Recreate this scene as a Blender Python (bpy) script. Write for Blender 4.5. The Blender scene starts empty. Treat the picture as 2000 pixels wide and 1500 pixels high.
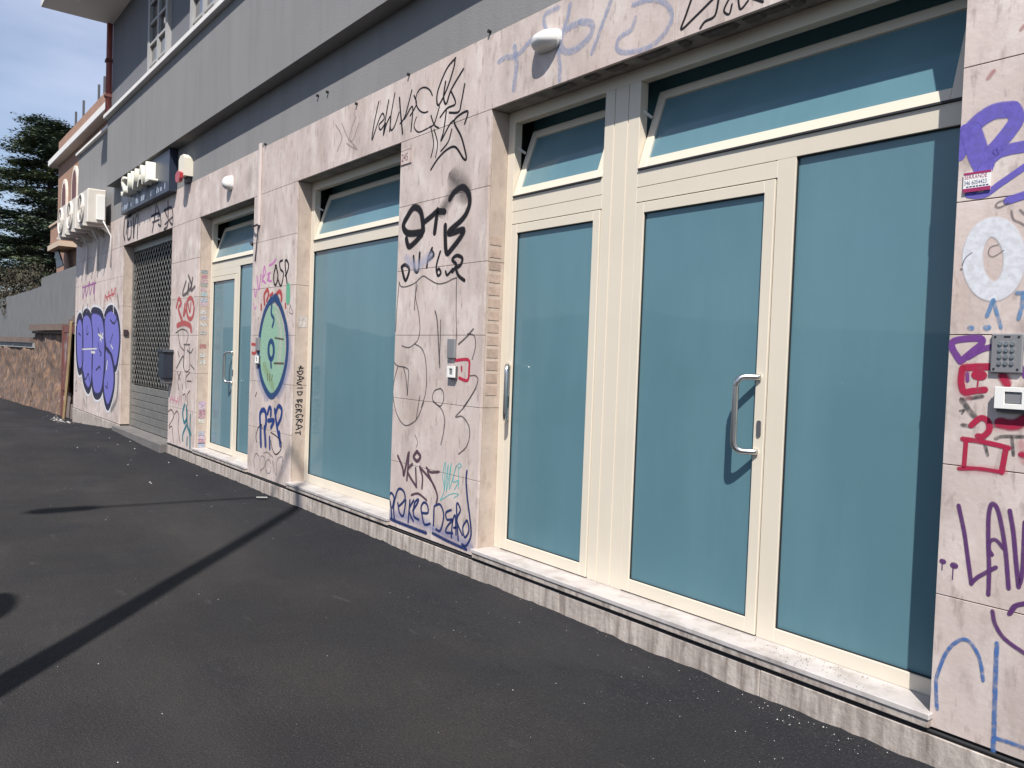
import bpy, bmesh, math, random
from mathutils import Vector, Matrix
random.seed(7)
SC = bpy.context.scene
C = SC.collection

# ------------------------------------------------------------------ camera
RM = ((0.609286203, 0.792084783, 0.037040771),     # image right
      (0.046676965, 0.010805159, -0.998851595),    # image down
      (-0.791575381, 0.610315447, -0.030388679))   # view direction
FPX = 1600.0                                       # focal length in photo pixels (2000 wide)
EYE = 1.5
cam = bpy.data.cameras.new('camera'); cam.sensor_width = 36; cam.lens = FPX / 2000 * 36
cam.clip_start = 0.05; cam.clip_end = 3000
camo = bpy.data.objects.new('camera', cam); C.objects.link(camo)
r, d_, f_ = (Vector(v) for v in RM)
camo.matrix_world = Matrix(((r.x, -d_.x, -f_.x, 0), (r.y, -d_.y, -f_.y, 0), (r.z, -d_.z, -f_.z, EYE), (0, 0, 0, 1)))
SC.camera = camo

# ------------------------------------------------------------------ light
SUN_H = Vector((-0.72, 0.694)); ELEV = math.radians(52.3)
ldir = Vector((SUN_H.x * math.cos(ELEV), SUN_H.y * math.cos(ELEV), -math.sin(ELEV)))
w = bpy.data.worlds.new('World'); SC.world = w; w.use_nodes = True
nt = w.node_tree; N = nt.nodes; L = nt.links
bg = N['Background']
sky = N.new('ShaderNodeTexSky'); sky.sky_type = 'NISHITA'; sky.sun_disc = False
sky.sun_elevation = ELEV; sky.sun_rotation = math.atan2(-ldir.x, -ldir.y)
sky.air_density = 1.0; sky.dust_density = 0.6; sky.ozone_density = 4.0
tc = N.new('ShaderNodeTexCoord'); mp = N.new('ShaderNodeMapping'); mp.inputs['Scale'].default_value = (1.3, 1.3, 4.5)
mp.inputs['Rotation'].default_value = (0.25, 0.1, 0.4)
no = N.new('ShaderNodeTexNoise'); no.inputs['Scale'].default_value = 1.6; no.inputs['Detail'].default_value = 5; no.inputs['Roughness'].default_value = 0.5
rp = N.new('ShaderNodeValToRGB'); rp.color_ramp.elements[0].position = 0.34; rp.color_ramp.elements[1].position = 0.72
rp.color_ramp.elements[1].color = (0.55, 0.55, 0.55, 1)
mx = N.new('ShaderNodeMix'); mx.data_type = 'RGBA'; mx.inputs['B'].default_value = (8.6, 8.9, 10.6, 1)
L.new(tc.outputs['Generated'], mp.inputs['Vector']); L.new(mp.outputs[0], no.inputs['Vector']); L.new(no.outputs['Fac'], rp.inputs[0])
L.new(rp.outputs[0], mx.inputs['Factor']); L.new(sky.outputs[0], mx.inputs['A']); L.new(mx.outputs['Result'], bg.inputs['Color'])
bg.inputs['Strength'].default_value = 0.085
sl = bpy.data.lights.new('sun', 'SUN'); sl.energy = 5.0; sl.angle = math.radians(0.55); sl.color = (1.0, 0.955, 0.89)
so = bpy.data.objects.new('sun', sl); C.objects.link(so); so.location = (6, -6, 12)
so.rotation_euler = ldir.to_track_quat('-Z', 'Y').to_euler()
SC.view_settings.view_transform = 'Standard'; SC.view_settings.look = 'None'; SC.view_settings.gamma = 1.0
SC.view_settings.exposure = 0.50
SC.render.engine = 'CYCLES'

# ------------------------------------------------------------------ helpers
D = 3.2            # the facade plane, metres in front of the camera
GL = D + 0.15      # plane of the shopfront frames
def ray(px, py):
    a, b = (px - 1000) / FPX, (py - 750) / FPX
    return Vector(tuple(RM[0][i] * a + RM[1][i] * b + RM[2][i] for i in range(3)))
def fp(px, py, y=D):               # photo pixel -> (x, z) on the vertical plane at y
    v = ray(px, py); t = y / v.y
    return (v.x * t, EYE + v.z * t)
def jp(px, py, x):                 # photo pixel -> (y, z) on the plane at x
    v = ray(px, py); t = x / v.x
    return (v.y * t, EYE + v.z * t)

def srgb(r, g, b, k=1.0):
    return tuple(k * (((c / 255) / 12.92) if c / 255 <= 0.04045 else (((c / 255) + 0.055) / 1.055) ** 2.4) for c in (r, g, b)) + (1,)

MATS = {}
def mat(name, col, rough=0.8, var=0.0, scale=6.0, col2=None, bump=0.0, bscale=60.0, metal=0.0, coat=0.0, stretch=(1, 1, 1),
        rand=0.0, spec=0.5, lo=0.35, hi=0.7, extra=None):
    if name in MATS: return MATS[name]
    m = bpy.data.materials.new(name); m.use_nodes = True; t = m.node_tree; n = t.nodes; l = t.links
    b = n['Principled BSDF']; b.inputs['Roughness'].default_value = rough; b.inputs['Metallic'].default_value = metal
    b.inputs['Specular IOR Level'].default_value = spec
    if coat: b.inputs['Coat Weight'].default_value = coat; b.inputs['Coat Roughness'].default_value = 0.03
    col = tuple(col[:3]) + (1,)
    out = None
    tcn = n.new('ShaderNodeTexCoord'); mpn = n.new('ShaderNodeMapping'); mpn.inputs['Scale'].default_value = stretch
    l.new(tcn.outputs['Object'], mpn.inputs['Vector'])
    if var or col2:
        c2 = tuple(col2[:3]) + (1,) if col2 else tuple(c * (1 - var) for c in col[:3]) + (1,)
        ns = n.new('ShaderNodeTexNoise'); ns.inputs['Scale'].default_value = scale; ns.inputs['Detail'].default_value = 8; ns.inputs['Roughness'].default_value = 0.62
        l.new(mpn.outputs[0], ns.inputs['Vector'])
        cr = n.new('ShaderNodeValToRGB'); cr.color_ramp.elements[0].position = lo; cr.color_ramp.elements[1].position = hi
        cr.color_ramp.elements[0].color = col; cr.color_ramp.elements[1].color = c2
        l.new(ns.outputs['Fac'], cr.inputs[0]); out = cr.outputs[0]
    if extra:
        out = extra(n, l, mpn, out, col)
    if rand and out is not None:
        oi = n.new('ShaderNodeObjectInfo'); mr = n.new('ShaderNodeMapRange')
        mr.inputs['To Min'].default_value = 1 - rand; mr.inputs['To Max'].default_value = 1 + rand
        l.new(oi.outputs['Random'], mr.inputs['Value'])
        mm = n.new('ShaderNodeMix'); mm.data_type = 'RGBA'; mm.blend_type = 'MULTIPLY'; mm.inputs['Factor'].default_value = 1
        l.new(out, mm.inputs['A']); l.new(mr.outputs[0], mm.inputs['B']); out = mm.outputs['Result']
    if out is not None: l.new(out, b.inputs['Base Color'])
    else: b.inputs['Base Color'].default_value = col
    if bump:
        nb = n.new('ShaderNodeTexNoise'); nb.inputs['Scale'].default_value = bscale; nb.inputs['Detail'].default_value = 6
        l.new(mpn.outputs[0], nb.inputs['Vector'])
        bp = n.new('ShaderNodeBump'); bp.inputs['Strength'].default_value = bump; bp.inputs['Distance'].default_value = 0.01
        l.new(nb.outputs['Fac'], bp.inputs['Height']); l.new(bp.outputs[0], b.inputs['Normal'])
    MATS[name] = m
    return m

def noise_layer(n, l, mpn, prev, color, scale, lo, hi, stretch=None, amount=1.0, detail=8):
    src = mpn.outputs[0]
    if stretch:
        m2 = n.new('ShaderNodeMapping'); m2.inputs['Scale'].default_value = stretch; l.new(src, m2.inputs['Vector']); src = m2.outputs[0]
    ns = n.new('ShaderNodeTexNoise'); ns.inputs['Scale'].default_value = scale; ns.inputs['Detail'].default_value = detail; ns.inputs['Roughness'].default_value = 0.6
    l.new(src, ns.inputs['Vector'])
    cr = n.new('ShaderNodeValToRGB'); cr.color_ramp.elements[0].position = lo; cr.color_ramp.elements[1].position = hi
    cr.color_ramp.elements[1].color = (amount, amount, amount, 1)
    l.new(ns.outputs['Fac'], cr.inputs[0])
    mm = n.new('ShaderNodeMix'); mm.data_type = 'RGBA'; l.new(cr.outputs[0], mm.inputs['Factor']); l.new(prev, mm.inputs['A'])
    mm.inputs['B'].default_value = tuple(color[:3]) + (1,)
    return mm.outputs['Result']

def stone_extra(n, l, mpn, out, col):
    out = noise_layer(n, l, mpn, out, (0.31, 0.25, 0.215), 3.4, 0.46, 0.72, (1, 1, 0.4), 0.7)
    out = noise_layer(n, l, mpn, out, (0.70, 0.63, 0.58), 5.0, 0.50, 0.70, (1, 1, 0.6), 0.7)
    out = noise_layer(n, l, mpn, out, (0.22, 0.165, 0.145), 24.0, 0.56, 0.72, (1, 1, 0.3), 0.65)
    out = noise_layer(n, l, mpn, out, (0.21, 0.175, 0.155), 9.0, 0.60, 0.76, (1, 1, 0.5), 0.5)
    out = noise_layer(n, l, mpn, out, (0.46, 0.33, 0.28), 1.3, 0.52, 0.8, (1, 1, 1), 0.5)
    return out
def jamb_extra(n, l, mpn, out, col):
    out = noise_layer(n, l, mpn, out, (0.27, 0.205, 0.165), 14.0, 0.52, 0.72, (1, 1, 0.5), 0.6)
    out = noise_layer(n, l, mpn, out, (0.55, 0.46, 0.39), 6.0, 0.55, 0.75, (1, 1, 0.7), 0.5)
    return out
def plinth_extra(n, l, mpn, out, col):
    out = noise_layer(n, l, mpn, out, (0.17, 0.135, 0.115), 11.0, 0.42, 0.66, (1.8, 1.8, 0.22), 0.85)
    out = noise_layer(n, l, mpn, out, (0.60, 0.55, 0.50), 16.0, 0.55, 0.72, (1, 1, 0.4), 0.6)
    return out
def asphalt_extra(n, l, mpn, out, col):
    # the strip re-laid along the wall is younger, darker and bluer
    sx_ = n.new('ShaderNodeSeparateXYZ'); l.new(mpn.outputs[0], sx_.inputs[0])
    nn = n.new('ShaderNodeTexNoise'); nn.inputs['Scale'].default_value = 1.1; nn.inputs['Detail'].default_value = 7; l.new(mpn.outputs[0], nn.inputs['Vector'])
    ad = n.new('ShaderNodeMath'); ad.operation = 'MULTIPLY_ADD'; ad.inputs[1].default_value = 2.6; l.new(nn.outputs['Fac'], ad.inputs[0]); l.new(sx_.outputs['Y'], ad.inputs[2])
    mr_ = n.new('ShaderNodeMapRange'); mr_.inputs['From Min'].default_value = 3.1; mr_.inputs['From Max'].default_value = 4.3; mr_.inputs['To Max'].default_value = 0.75; l.new(ad.outputs[0], mr_.inputs['Value'])
    mm_ = n.new('ShaderNodeMix'); mm_.data_type = 'RGBA'; l.new(mr_.outputs[0], mm_.inputs['Factor']); l.new(out, mm_.inputs['A']); mm_.inputs['B'].default_value = (0.0135, 0.0145, 0.0195, 1); 
    out = noise_layer(n, l, mpn, out, (0.038, 0.035, 0.032), 0.9, 0.40, 0.70, (1, 1, 1), 0.7)
    l.new(out, mm_.inputs['A']); out = mm_.outputs['Result']
    out = noise_layer(n, l, mpn, out, (0.014, 0.015, 0.020), 1.4, 0.54, 0.74, (1, 1, 1), 0.55)
    out = noise_layer(n, l, mpn, out, (0.10, 0.095, 0.092), 120.0, 0.58, 0.70, (1, 1, 1), 0.6, 3)
    out = noise_layer(n, l, mpn, out, (0.050, 0.048, 0.047), 70.0, 0.52, 0.68, (1, 1, 1), 0.35, 6)
    out = noise_layer(n, l, mpn, out, (0.012, 0.012, 0.015), 85.0, 0.52, 0.66, (1, 1, 1), 0.45, 6)
    out = noise_layer(n, l, mpn, out, (0.012, 0.012, 0.014), 110.0, 0.58, 0.68, (1, 1, 1), 0.75, 3)
    out = noise_layer(n, l, mpn, out, (0.11, 0.105, 0.10), 5.5, 0.64, 0.80, (0.5, 1.6, 1), 0.4, 9)
    out = noise_layer(n, l, mpn, out, (0.050, 0.047, 0.045), 0.55, 0.50, 0.72, (0.6, 1.5, 1), 0.5, 7)
    return out
def render_extra(n, l, mpn, out, col):
    out = noise_layer(n, l, mpn, out, tuple(c * 1.12 for c in col[:3]), 1.6, 0.45, 0.75, (1, 1, 0.4), 0.7)
    out = noise_layer(n, l, mpn, out, tuple(c * 0.72 for c in col[:3]), 3.1, 0.52, 0.8, (1.5, 1.5, 0.14), 0.6)
    return out
def oldwall_extra(n, l, mpn, out, col):
    out = noise_layer(n, l, mpn, out, (0.27, 0.155, 0.09), 6.0, 0.48, 0.60, (1, 1, 0.6), 0.85)
    out = noise_layer(n, l, mpn, out, (0.06, 0.045, 0.04), 9.0, 0.50, 0.62, (1.4, 1.4, 0.45), 0.85)
    out = noise_layer(n, l, mpn, out, (0.40, 0.34, 0.32), 8.0, 0.60, 0.70, (1.6, 1.6, 0.35), 0.7)
    return out
def rust_extra(n, l, mpn, out, col):
    out = noise_layer(n, l, mpn, out, (0.30, 0.27, 0.27), 5.0, 0.50, 0.62, (1, 1, 0.4), 0.8)
    out = noise_layer(n, l, mpn, out, (0.30, 0.05, 0.06), 4.0, 0.55, 0.66, (1, 1, 0.6), 0.8)
    return out

STONE = mat('travertine_cladding', (0.58, 0.485, 0.445), 0.6, var=0.14, scale=3.0, bump=0.12, bscale=45, rand=0.05, extra=stone_extra)
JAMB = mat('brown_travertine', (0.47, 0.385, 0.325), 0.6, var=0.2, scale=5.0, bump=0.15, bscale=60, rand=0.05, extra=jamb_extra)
PLINTH = mat('weathered_plinth', (0.47, 0.41, 0.365), 0.75, var=0.25, scale=4.0, bump=0.3, bscale=50, rand=0.07, extra=plinth_extra)
MARBLE = mat('white_marble', (0.50, 0.465, 0.45), 0.35, var=0.2, scale=5.0, bump=0.05, rand=0.04,
             extra=lambda n, l, m, o, c: noise_layer(n, l, m, o, (0.22, 0.19, 0.17), 8, 0.48, 0.70, None, 0.65))
CREAM = mat('cream_painted_aluminium', (0.645, 0.58, 0.475), 0.45, var=0.05, scale=2.0,
            extra=lambda n, l, m, o, c: noise_layer(n, l, m, o, (0.50, 0.45, 0.38), 18, 0.68, 0.78, (1, 1, 0.5), 0.4))
GLASS = mat('teal_film_glass', (0.096, 0.197, 0.236), 0.4, var=0.12, scale=0.9, coat=0.6, spec=0.3,
            extra=lambda n, l, m, o, c: noise_layer(n, l, m, noise_layer(n, l, m, o, (0.135, 0.245, 0.285), 1.4, 0.48, 0.85, (2.2, 1, 0.4), 0.5, 9), (0.22, 0.31, 0.34), 46, 0.745, 0.80, (0.5, 1, 1), 0.5, 3))
GASKET = mat('black_gasket', (0.015, 0.015, 0.018), 0.6)
BLACK = mat('black_sealant', (0.012, 0.012, 0.014), 0.7, var=0.3, scale=20)
GREY = mat('grey_render', (0.215, 0.212, 0.213), 0.9, var=0.06, scale=1.0, bump=0.35, bscale=120, extra=render_extra)
DARKGREY = mat('slate_grey_render', (0.150, 0.153, 0.170), 0.9, var=0.06, scale=1.0, bump=0.3, bscale=120, extra=render_extra)
WHITE = mat('white_painted_concrete', (0.72, 0.70, 0.68), 0.8, var=0.12, scale=3)
SOFFIT = mat('pale_soffit_paint', (0.62, 0.60, 0.58), 0.85, var=0.06, scale=2)
INTERIOR = mat('dim_interior_paint', (0.16, 0.30, 0.36), 0.9)
ASPHALT = mat('fresh_asphalt', (0.023, 0.022, 0.023), 0.95, var=0.1, scale=2, bump=1.0, bscale=110, spec=0.18, extra=asphalt_extra)
STEEL = mat('brushed_steel', (0.62, 0.61, 0.60), 0.28, metal=1.0)
GALV = mat('galvanised_steel', (0.33, 0.32, 0.30), 0.5, metal=0.7, var=0.25, scale=12)
BRICK = mat('terracotta_brick', (0.33, 0.195, 0.14), 0.9, var=0.2, scale=3, bump=0.2, bscale=40)
FENCE = mat('grey_sheet_fence', (0.155, 0.158, 0.162), 0.8, var=0.2, scale=2.2, bump=0.1,
            extra=lambda n, l, m, o, c: noise_layer(n, l, m, o, (0.06, 0.055, 0.05), 6, 0.62, 0.75, (1.5, 1.5, 0.3), 0.6))
OLDWALL = mat('crumbling_tuff_wall', (0.15, 0.10, 0.08), 0.95, var=0.3, scale=8, bump=1.0, bscale=22, extra=oldwall_extra)
RUST = mat('rusty_sheet_metal', (0.15, 0.055, 0.045), 0.8, var=0.4, scale=6, bump=0.2, extra=rust_extra)
RUSTBAR = mat('rusty_steel_bar', (0.16, 0.06, 0.05), 0.8, var=0.35, scale=12)
OCHRE = mat('ochre_weathered_wood', (0.36, 0.25, 0.13), 0.8, var=0.4, scale=12, stretch=(1, 1, 0.2))
PLASTIC_W = mat('white_plastic', (0.74, 0.73, 0.70), 0.4, var=0.05, scale=4)
PLASTIC_C = mat('cream_plastic', (0.70, 0.65, 0.54), 0.45, var=0.08, scale=6)
PLASTIC_G = mat('dark_grey_plastic', (0.085, 0.087, 0.095), 0.5, var=0.15, scale=20)
PLASTIC_M = mat('mid_grey_plastic', (0.20, 0.20, 0.21), 0.45, var=0.1, scale=20)
REDLENS = mat('red_plastic_lens', (0.36, 0.03, 0.04), 0.35)
NAVY = mat('navy_sign_panel', (0.022, 0.030, 0.052), 0.4, var=0.2, scale=6)
MAILM = mat('dark_blue_steel', (0.016, 0.022, 0.036), 0.45, var=0.2, scale=10)
ACM = mat('yellowed_white_steel', (0.60, 0.555, 0.50), 0.5, var=0.12, scale=5)
RED_PIPE = mat('red_copper_pipe', (0.28, 0.075, 0.07), 0.6, var=0.2, scale=8)
BARK = mat('dark_bark', (0.035, 0.028, 0.024), 0.9, var=0.3, scale=8, bump=0.4)
NEEDLE = mat('cedar_needles', (0.055, 0.085, 0.058), 0.8, col2=(0.12, 0.14, 0.070), scale=0.6, lo=0.4, hi=0.65)
TWIG = mat('reddish_twigs', (0.085, 0.060, 0.045), 0.9, col2=(0.045, 0.055, 0.028), scale=0.9)
HILLM = mat('wooded_hillside', (0.035, 0.045, 0.028), 0.95, var=0.4, scale=0.08)
PAPER = mat('white_paper', (0.75, 0.74, 0.72), 0.8)

# ---- mesh helpers
def box(bm, x0, x1, y0, y1, z0, z1, bev=0.0):
    xs, ys, zs = sorted((x0, x1)), sorted((y0, y1)), sorted((z0, z1))
    v = [bm.verts.new((x, y, z)) for z in zs for y in ys for x in xs]
    fs = [bm.faces.new([v[i] for i in q]) for q in ((0, 2, 3, 1), (4, 5, 7, 6), (0, 1, 5, 4), (2, 6, 7, 3), (0, 4, 6, 2), (1, 3, 7, 5))]
    if bev:
        es = {e for f in fs for e in f.edges}
        bmesh.ops.bevel(bm, geom=list(es), offset=bev, segments=1, affect='EDGES', profile=0.5)
    return v
def tube(bm, pts, rad, seg=10, cap=True):
    pts = [Vector(p) for p in pts]; rings = []
    rads = rad if isinstance(rad, (list, tuple)) else [rad] * len(pts)
    up = Vector((0.13, 0.21, 0.97))
    for i, p in enumerate(pts):
        t = (pts[min(i + 1, len(pts) - 1)] - pts[max(i - 1, 0)]).normalized()
        a = t.cross(up)
        if a.length < 0.05: a = t.cross(Vector((1, 0, 0)))
        a.normalize(); b = t.cross(a)
        rings.append([bm.verts.new(p + rads[i] * (math.cos(2 * math.pi * k / seg) * a + math.sin(2 * math.pi * k / seg) * b)) for k in range(seg)])
    for r0, r1 in zip(rings, rings[1:]):
        for k in range(seg): bm.faces.new((r0[k], r0[(k + 1) % seg], r1[(k + 1) % seg], r1[k]))
    if cap:
        bm.faces.new(rings[0][::-1]); bm.faces.new(rings[-1])
def prism(bm, poly, y0, y1):          # poly of (x, z), extruded along y
    a = [bm.verts.new((x, y0, z)) for x, z in poly]; b = [bm.verts.new((x, y1, z)) for x, z in poly]
    n = len(poly)
    bm.faces.new(a); bm.faces.new(b[::-1])
    for i in range(n): bm.faces.new((a[i], b[i], b[(i + 1) % n], a[(i + 1) % n]))
def arc(p0, c, p1, n=5):              # rounded corner between p0 and p1 with control c
    p0, c, p1 = Vector(p0), Vector(c), Vector(p1)
    return [(1 - t) ** 2 * p0 + 2 * t * (1 - t) * c + t * t * p1 for t in [i / n for i in range(n + 1)]]

ROOTOFF = {}
def link(o, parent=None):
    C.objects.link(o)
    if parent is not None:
        o.parent = parent
        if parent.name in ROOTOFF: o.location = -ROOTOFF[parent.name]
    return o
def obj(name, bm, m, parent=None, smooth=False):
    bmesh.ops.recalc_face_normals(bm, faces=bm.faces[:])
    me = bpy.data.meshes.new(name); bm.to_mesh(me); bm.free()
    if smooth:
        for p in me.polygons: p.use_smooth = True
    me.materials.append(m)
    return link(bpy.data.objects.new(name, me), parent)
def tag(o, label=None, cat=None, group=None, kind=None):
    if label: o['label'] = label
    if cat: o['category'] = cat
    if group: o['group'] = group
    if kind: o['kind'] = kind
    return o
def thing(name, label, cat, loc, group=None):
    o = bpy.data.objects.new(name, None); o.location = loc; o.empty_display_size = 0.1; C.objects.link(o)
    ROOTOFF[o.name] = Vector(loc)
    return tag(o, label, cat, group)
def boxes(name, lst, m, parent=None, bev=0.0):
    bm = bmesh.new()
    for b in lst: box(bm, *b, bev=bev)
    return obj(name, bm, m, parent)
def text_mesh(name, s, size, m, mw, parent=None, extrude=0.0, spacing=1.0):
    cu = bpy.data.curves.new('t', 'FONT'); cu.body = s; cu.size = size; cu.extrude = extrude; cu.space_character = spacing
    cu.resolution_u = 3
    t = bpy.data.objects.new('t', cu); C.objects.link(t)
    dg = bpy.context.evaluated_depsgraph_get()
    me = bpy.data.meshes.new_from_object(t.evaluated_get(dg)); me.name = name
    bpy.data.objects.remove(t); bpy.data.curves.remove(cu)
    me.transform(mw); me.materials.clear(); me.materials.append(m)
    return link(bpy.data.objects.new(name, me), parent)
def facing(x, y, z, sx=1.0, sz=1.0, shear=0.0):       # text plane facing the street (-y)
    return Matrix(((sx, shear, 0, x), (0, 0, -1, y), (0, sz, 0, z), (0, 0, 0, 1)))

# ================================================================== ground
def gz(x, y=3.0):
    def lerp(a, b, t): return a + (b - a) * max(0, min(1, t))
    k = max(0, min(1, (y + 1) / 3.5))
    if x > -12: z = 0
    elif x > -15: z = lerp(0, 0.05, (-12 - x) / 3)
    elif x > -19.2: z = lerp(0.05, -0.165, (-15 - x) / 4.2)
    else: z = -0.165
    if z > 0: z *= k
    return z
xs = [-400, -200, -100, -60, -40, -30] + [-26 + 0.05 * i for i in range(int(27 / 0.05))] + [1.2, 2, 4, 8, 20, 60, 150, 400]
ys = [-400, -150, -60, -25, -10, -5, -2.5, -1, 0, 0.8, 1.5, 2.0, 2.4, 2.7, 2.9, 3.0, 3.06, 3.11, 3.15, 3.18, 3.24, 3.5, 4.5, 8, 20, 60, 150, 400]
bm = bmesh.new()
from mathutils import noise as mn
grid = []
for y in ys:
    row = []
    for x in xs:
        z = gz(x, y)
        if -26 < x < 1.2 and 0 < y < 3.5:
            z += 0.006 * mn.noise(Vector((x * 0.9, y * 0.9, 0)))
            e = max(0, (y - 2.95) / 0.23); e = min(e, 1)
            z += e * e * (0.008 + 0.007 * mn.noise(Vector((x * 2.1, 2.0, 1))) + 0.009 * mn.noise(Vector((x * 9.0, y * 4, 5))) + 0.007 * mn.noise(Vector((x * 27.0, y * 9, 2))))
        row.append(bm.verts.new((x, y, z)))
    grid.append(row)
for a, b in zip(grid, grid[1:]):
    for i in range(len(xs) - 1): bm.faces.new((a[i], a[i + 1], b[i + 1], b[i]))
o = obj('pavement', bm, ASPHALT, smooth=True); tag(o, 'fresh black asphalt pavement along the graffitied shopfronts', kind='structure')

# wooded rise across the street (seen only as a faint reflection)
bm = bmesh.new()
prev = None
for i in range(61):
    x = -420 + i * 12
    h = 9 + 7 * mn.noise(Vector((x * 0.012, 3, 0))) + 2.0 * mn.noise(Vector((x * 0.07, 1, 0)))
    cur = [bm.verts.new((x, -70, -0.5)), bm.verts.new((x, -90, 0.7 * h)), bm.verts.new((x, -120, h)), bm.verts.new((x, -170, -0.5))]
    if prev:
        for k in range(3): bm.faces.new((prev[k], cur[k], cur[k + 1], prev[k + 1]))
    prev = cur
tag(obj('hill', bm, HILLM, smooth=True), 'low wooded rise on the far side of the street', kind='structure')

# ================================================================== the shop building
BX0, BX1 = -19.17, 3.0
B = thing('shop_building', 'long grey building with graffitied travertine ground floor and teal glazed shopfronts', 'building', (-9, 3.2, 0))
ZT, ZS = 3.157, 3.657            # opening tops, top of the stone
ROWS = [0.152, 0.666, 1.163, 1.653, 2.150, 2.650, ZT]
PIL = [(-19.17, -14.97), (-12.03, -10.785), (-8.86, -7.69), (-5.68, -4.485), (-1.455, 1.6)]
OPEN = [(-14.97, -12.03), (-10.785, -8.86), (-7.69, -5.68), (-4.485, -1.455)]
J = 0.0018
def panel(x0, x1, z0, z1, parent, m=STONE, th=0.02, y=D):
    bm = bmesh.new(); dy = random.uniform(-0.0007, 0.0007)
    box(bm, x0 + J, x1 - J, y + dy, y + th, z0 + J, z1 - J, bev=0.0012)
    return obj('stone_panel', bm, m, parent)
for (a, b) in PIL:
    core = boxes('pillar', [(a + 0.022, b - 0.022, D + 0.021, D + 0.60, 0.0, ZT - 0.002)], BLACK, B)
    cuts = [a, b] if b - a < 2 else ([a, -17.6, -16.2, b] if a < -15 else [a, 0.2, b])
    for c0, c1 in zip(cuts, cuts[1:]):
        for z0, z1 in zip(ROWS, ROWS[1:]):
            panel(c0, c1, z0, z1, core)
    for side, x in ((1, b), (-1, a)):          # jamb returns
        if x in (BX0, 1.6): continue
        jr = [0.152, 1.163, 2.150, ZT]
        for z0, z1 in zip(jr, jr[1:]):
            bm = bmesh.new()
            box(bm, x - 0.02 if side > 0 else x, x if side > 0 else x + 0.02, D + 0.0225, GL + 0.08, z0 + J, z1 - J, bev=0.001)
            obj('jamb_panel', bm, JAMB, core)
core = boxes('lintel', [(BX0 + 0.02, BX1, D + 0.021, D + 0.60, ZT + 0.022, ZS - 0.003)], BLACK, B)
lc = [BX0, -17.2, -14.97, -12.03, -10.4, -8.66, -7.0, -4.62, -2.9, -1.2, 1.6]
for a, b in zip(lc, lc[1:]): panel(a, b, ZT, ZS, core)
for a, b in OPEN: boxes('lintel_soffit', [(a, b, D + 0.0225, D + 0.44, ZT + 0.001, ZT + 0.0215)], mat('grey_lintel_soffit', (0.24, 0.22, 0.20), 0.9, var=0.5, scale=9, bump=0.4), B)
# ragged mortar under the main lintel
x = -3.9
while x < -1.5:
    bm = bmesh.new(); wd = random.uniform(0.05, 0.22); dp = random.uniform(0.004, 0.024)
    prism(bm, [(x, ZT + 0.001), (x + wd, ZT + 0.001), (x + wd * 0.93, ZT - dp * 0.6), (x + wd * 0.55, ZT - dp), (x + wd * 0.15, ZT - dp * 0.7)], D + 0.03, D + 0.075)
    x += wd + random.uniform(0.0, 0.12)
    obj('mortar_edge', bm, mat('old_mortar', (0.13, 0.115, 0.10), 0.95, var=0.5, scale=20), B)

# plinth with its black joint
core = boxes('plinth', [(BX0 + 0.01, -14.985, D + 0.012, D + 0.5, -0.25, 0.148), (-12.02, 1.6, D + 0.012, D + 0.5, -0.25, 0.148)], BLACK, B)
x = -12.03
while x < 1.5:
    x2 = min(x + random.uniform(1.05, 1.45), 1.6)
    bm = bmesh.new(); box(bm, x + J, x2 - J, D - 0.012 + random.uniform(-.002, .002), D + 0.011, -0.25, 0.126 + random.uniform(-.002, .002), bev=0.003); obj('plinth_stone', bm, PLINTH, core); x = x2
for a, b in ((-19.17, -17.7), (-17.7, -16.3), (-16.3, -14.97)):
    bm = bmesh.new(); box(bm, a + J, b - J, D - 0.012, D + 0.011, -0.3, 0.140, bev=0.003); obj('plinth_stone', bm, PLINTH, core)
bm = bmesh.new()
tube(bm, [(-12.02 + i * 0.25, D - 0.004 + 0.004 * mn.noise(Vector((i * .7, 0, 0))), 0.138 + 0.003 * mn.noise(Vector((i * .5, 4, 0)))) for i in range(55)], 0.0085, 6)
obj('black_cable', bm, BLACK, B, smooth=True)

# marble sills
for k, (a, b) in enumerate(OPEN[1:]):
    sl_ = boxes('sill', [(a - 0.02 if k else a - 0.03, b + 0.015, D - 0.032, GL + 0.07, 0.184, 0.2085)], MARBLE, B, bev=0.003)
    boxes('sill_bed', [(a - 0.01, b + 0.01, D - 0.025, D + 0.3, 0.1495, 0.1835)], PLINTH, B, bev=0.004)

# rooms behind the openings
for a, b in OPEN:
    boxes('interior_wall', [(a - 0.1, b + 0.1, 5.2, 5.25, 0, 3.4), (a - 0.15, a - 0.1, GL + 0.2, 5.2, 0, 3.4), (b + 0.1, b + 0.15, GL + 0.2, 5.2, 0, 3.4),
                            (a - 0.1, b + 0.1, GL + 0.2, 5.2, 3.40, 3.45)], INTERIOR, B)

for a, b in OPEN[1:]:
    boxes('light_catch_board', [(a, b, GL + .215, GL + .23, 2.75, 3.38)], mat('dark_teal_board', (0.13, 0.30, 0.36), .6), B)  # added teal board, catches sky light so the transom gaps don't go black
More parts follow.
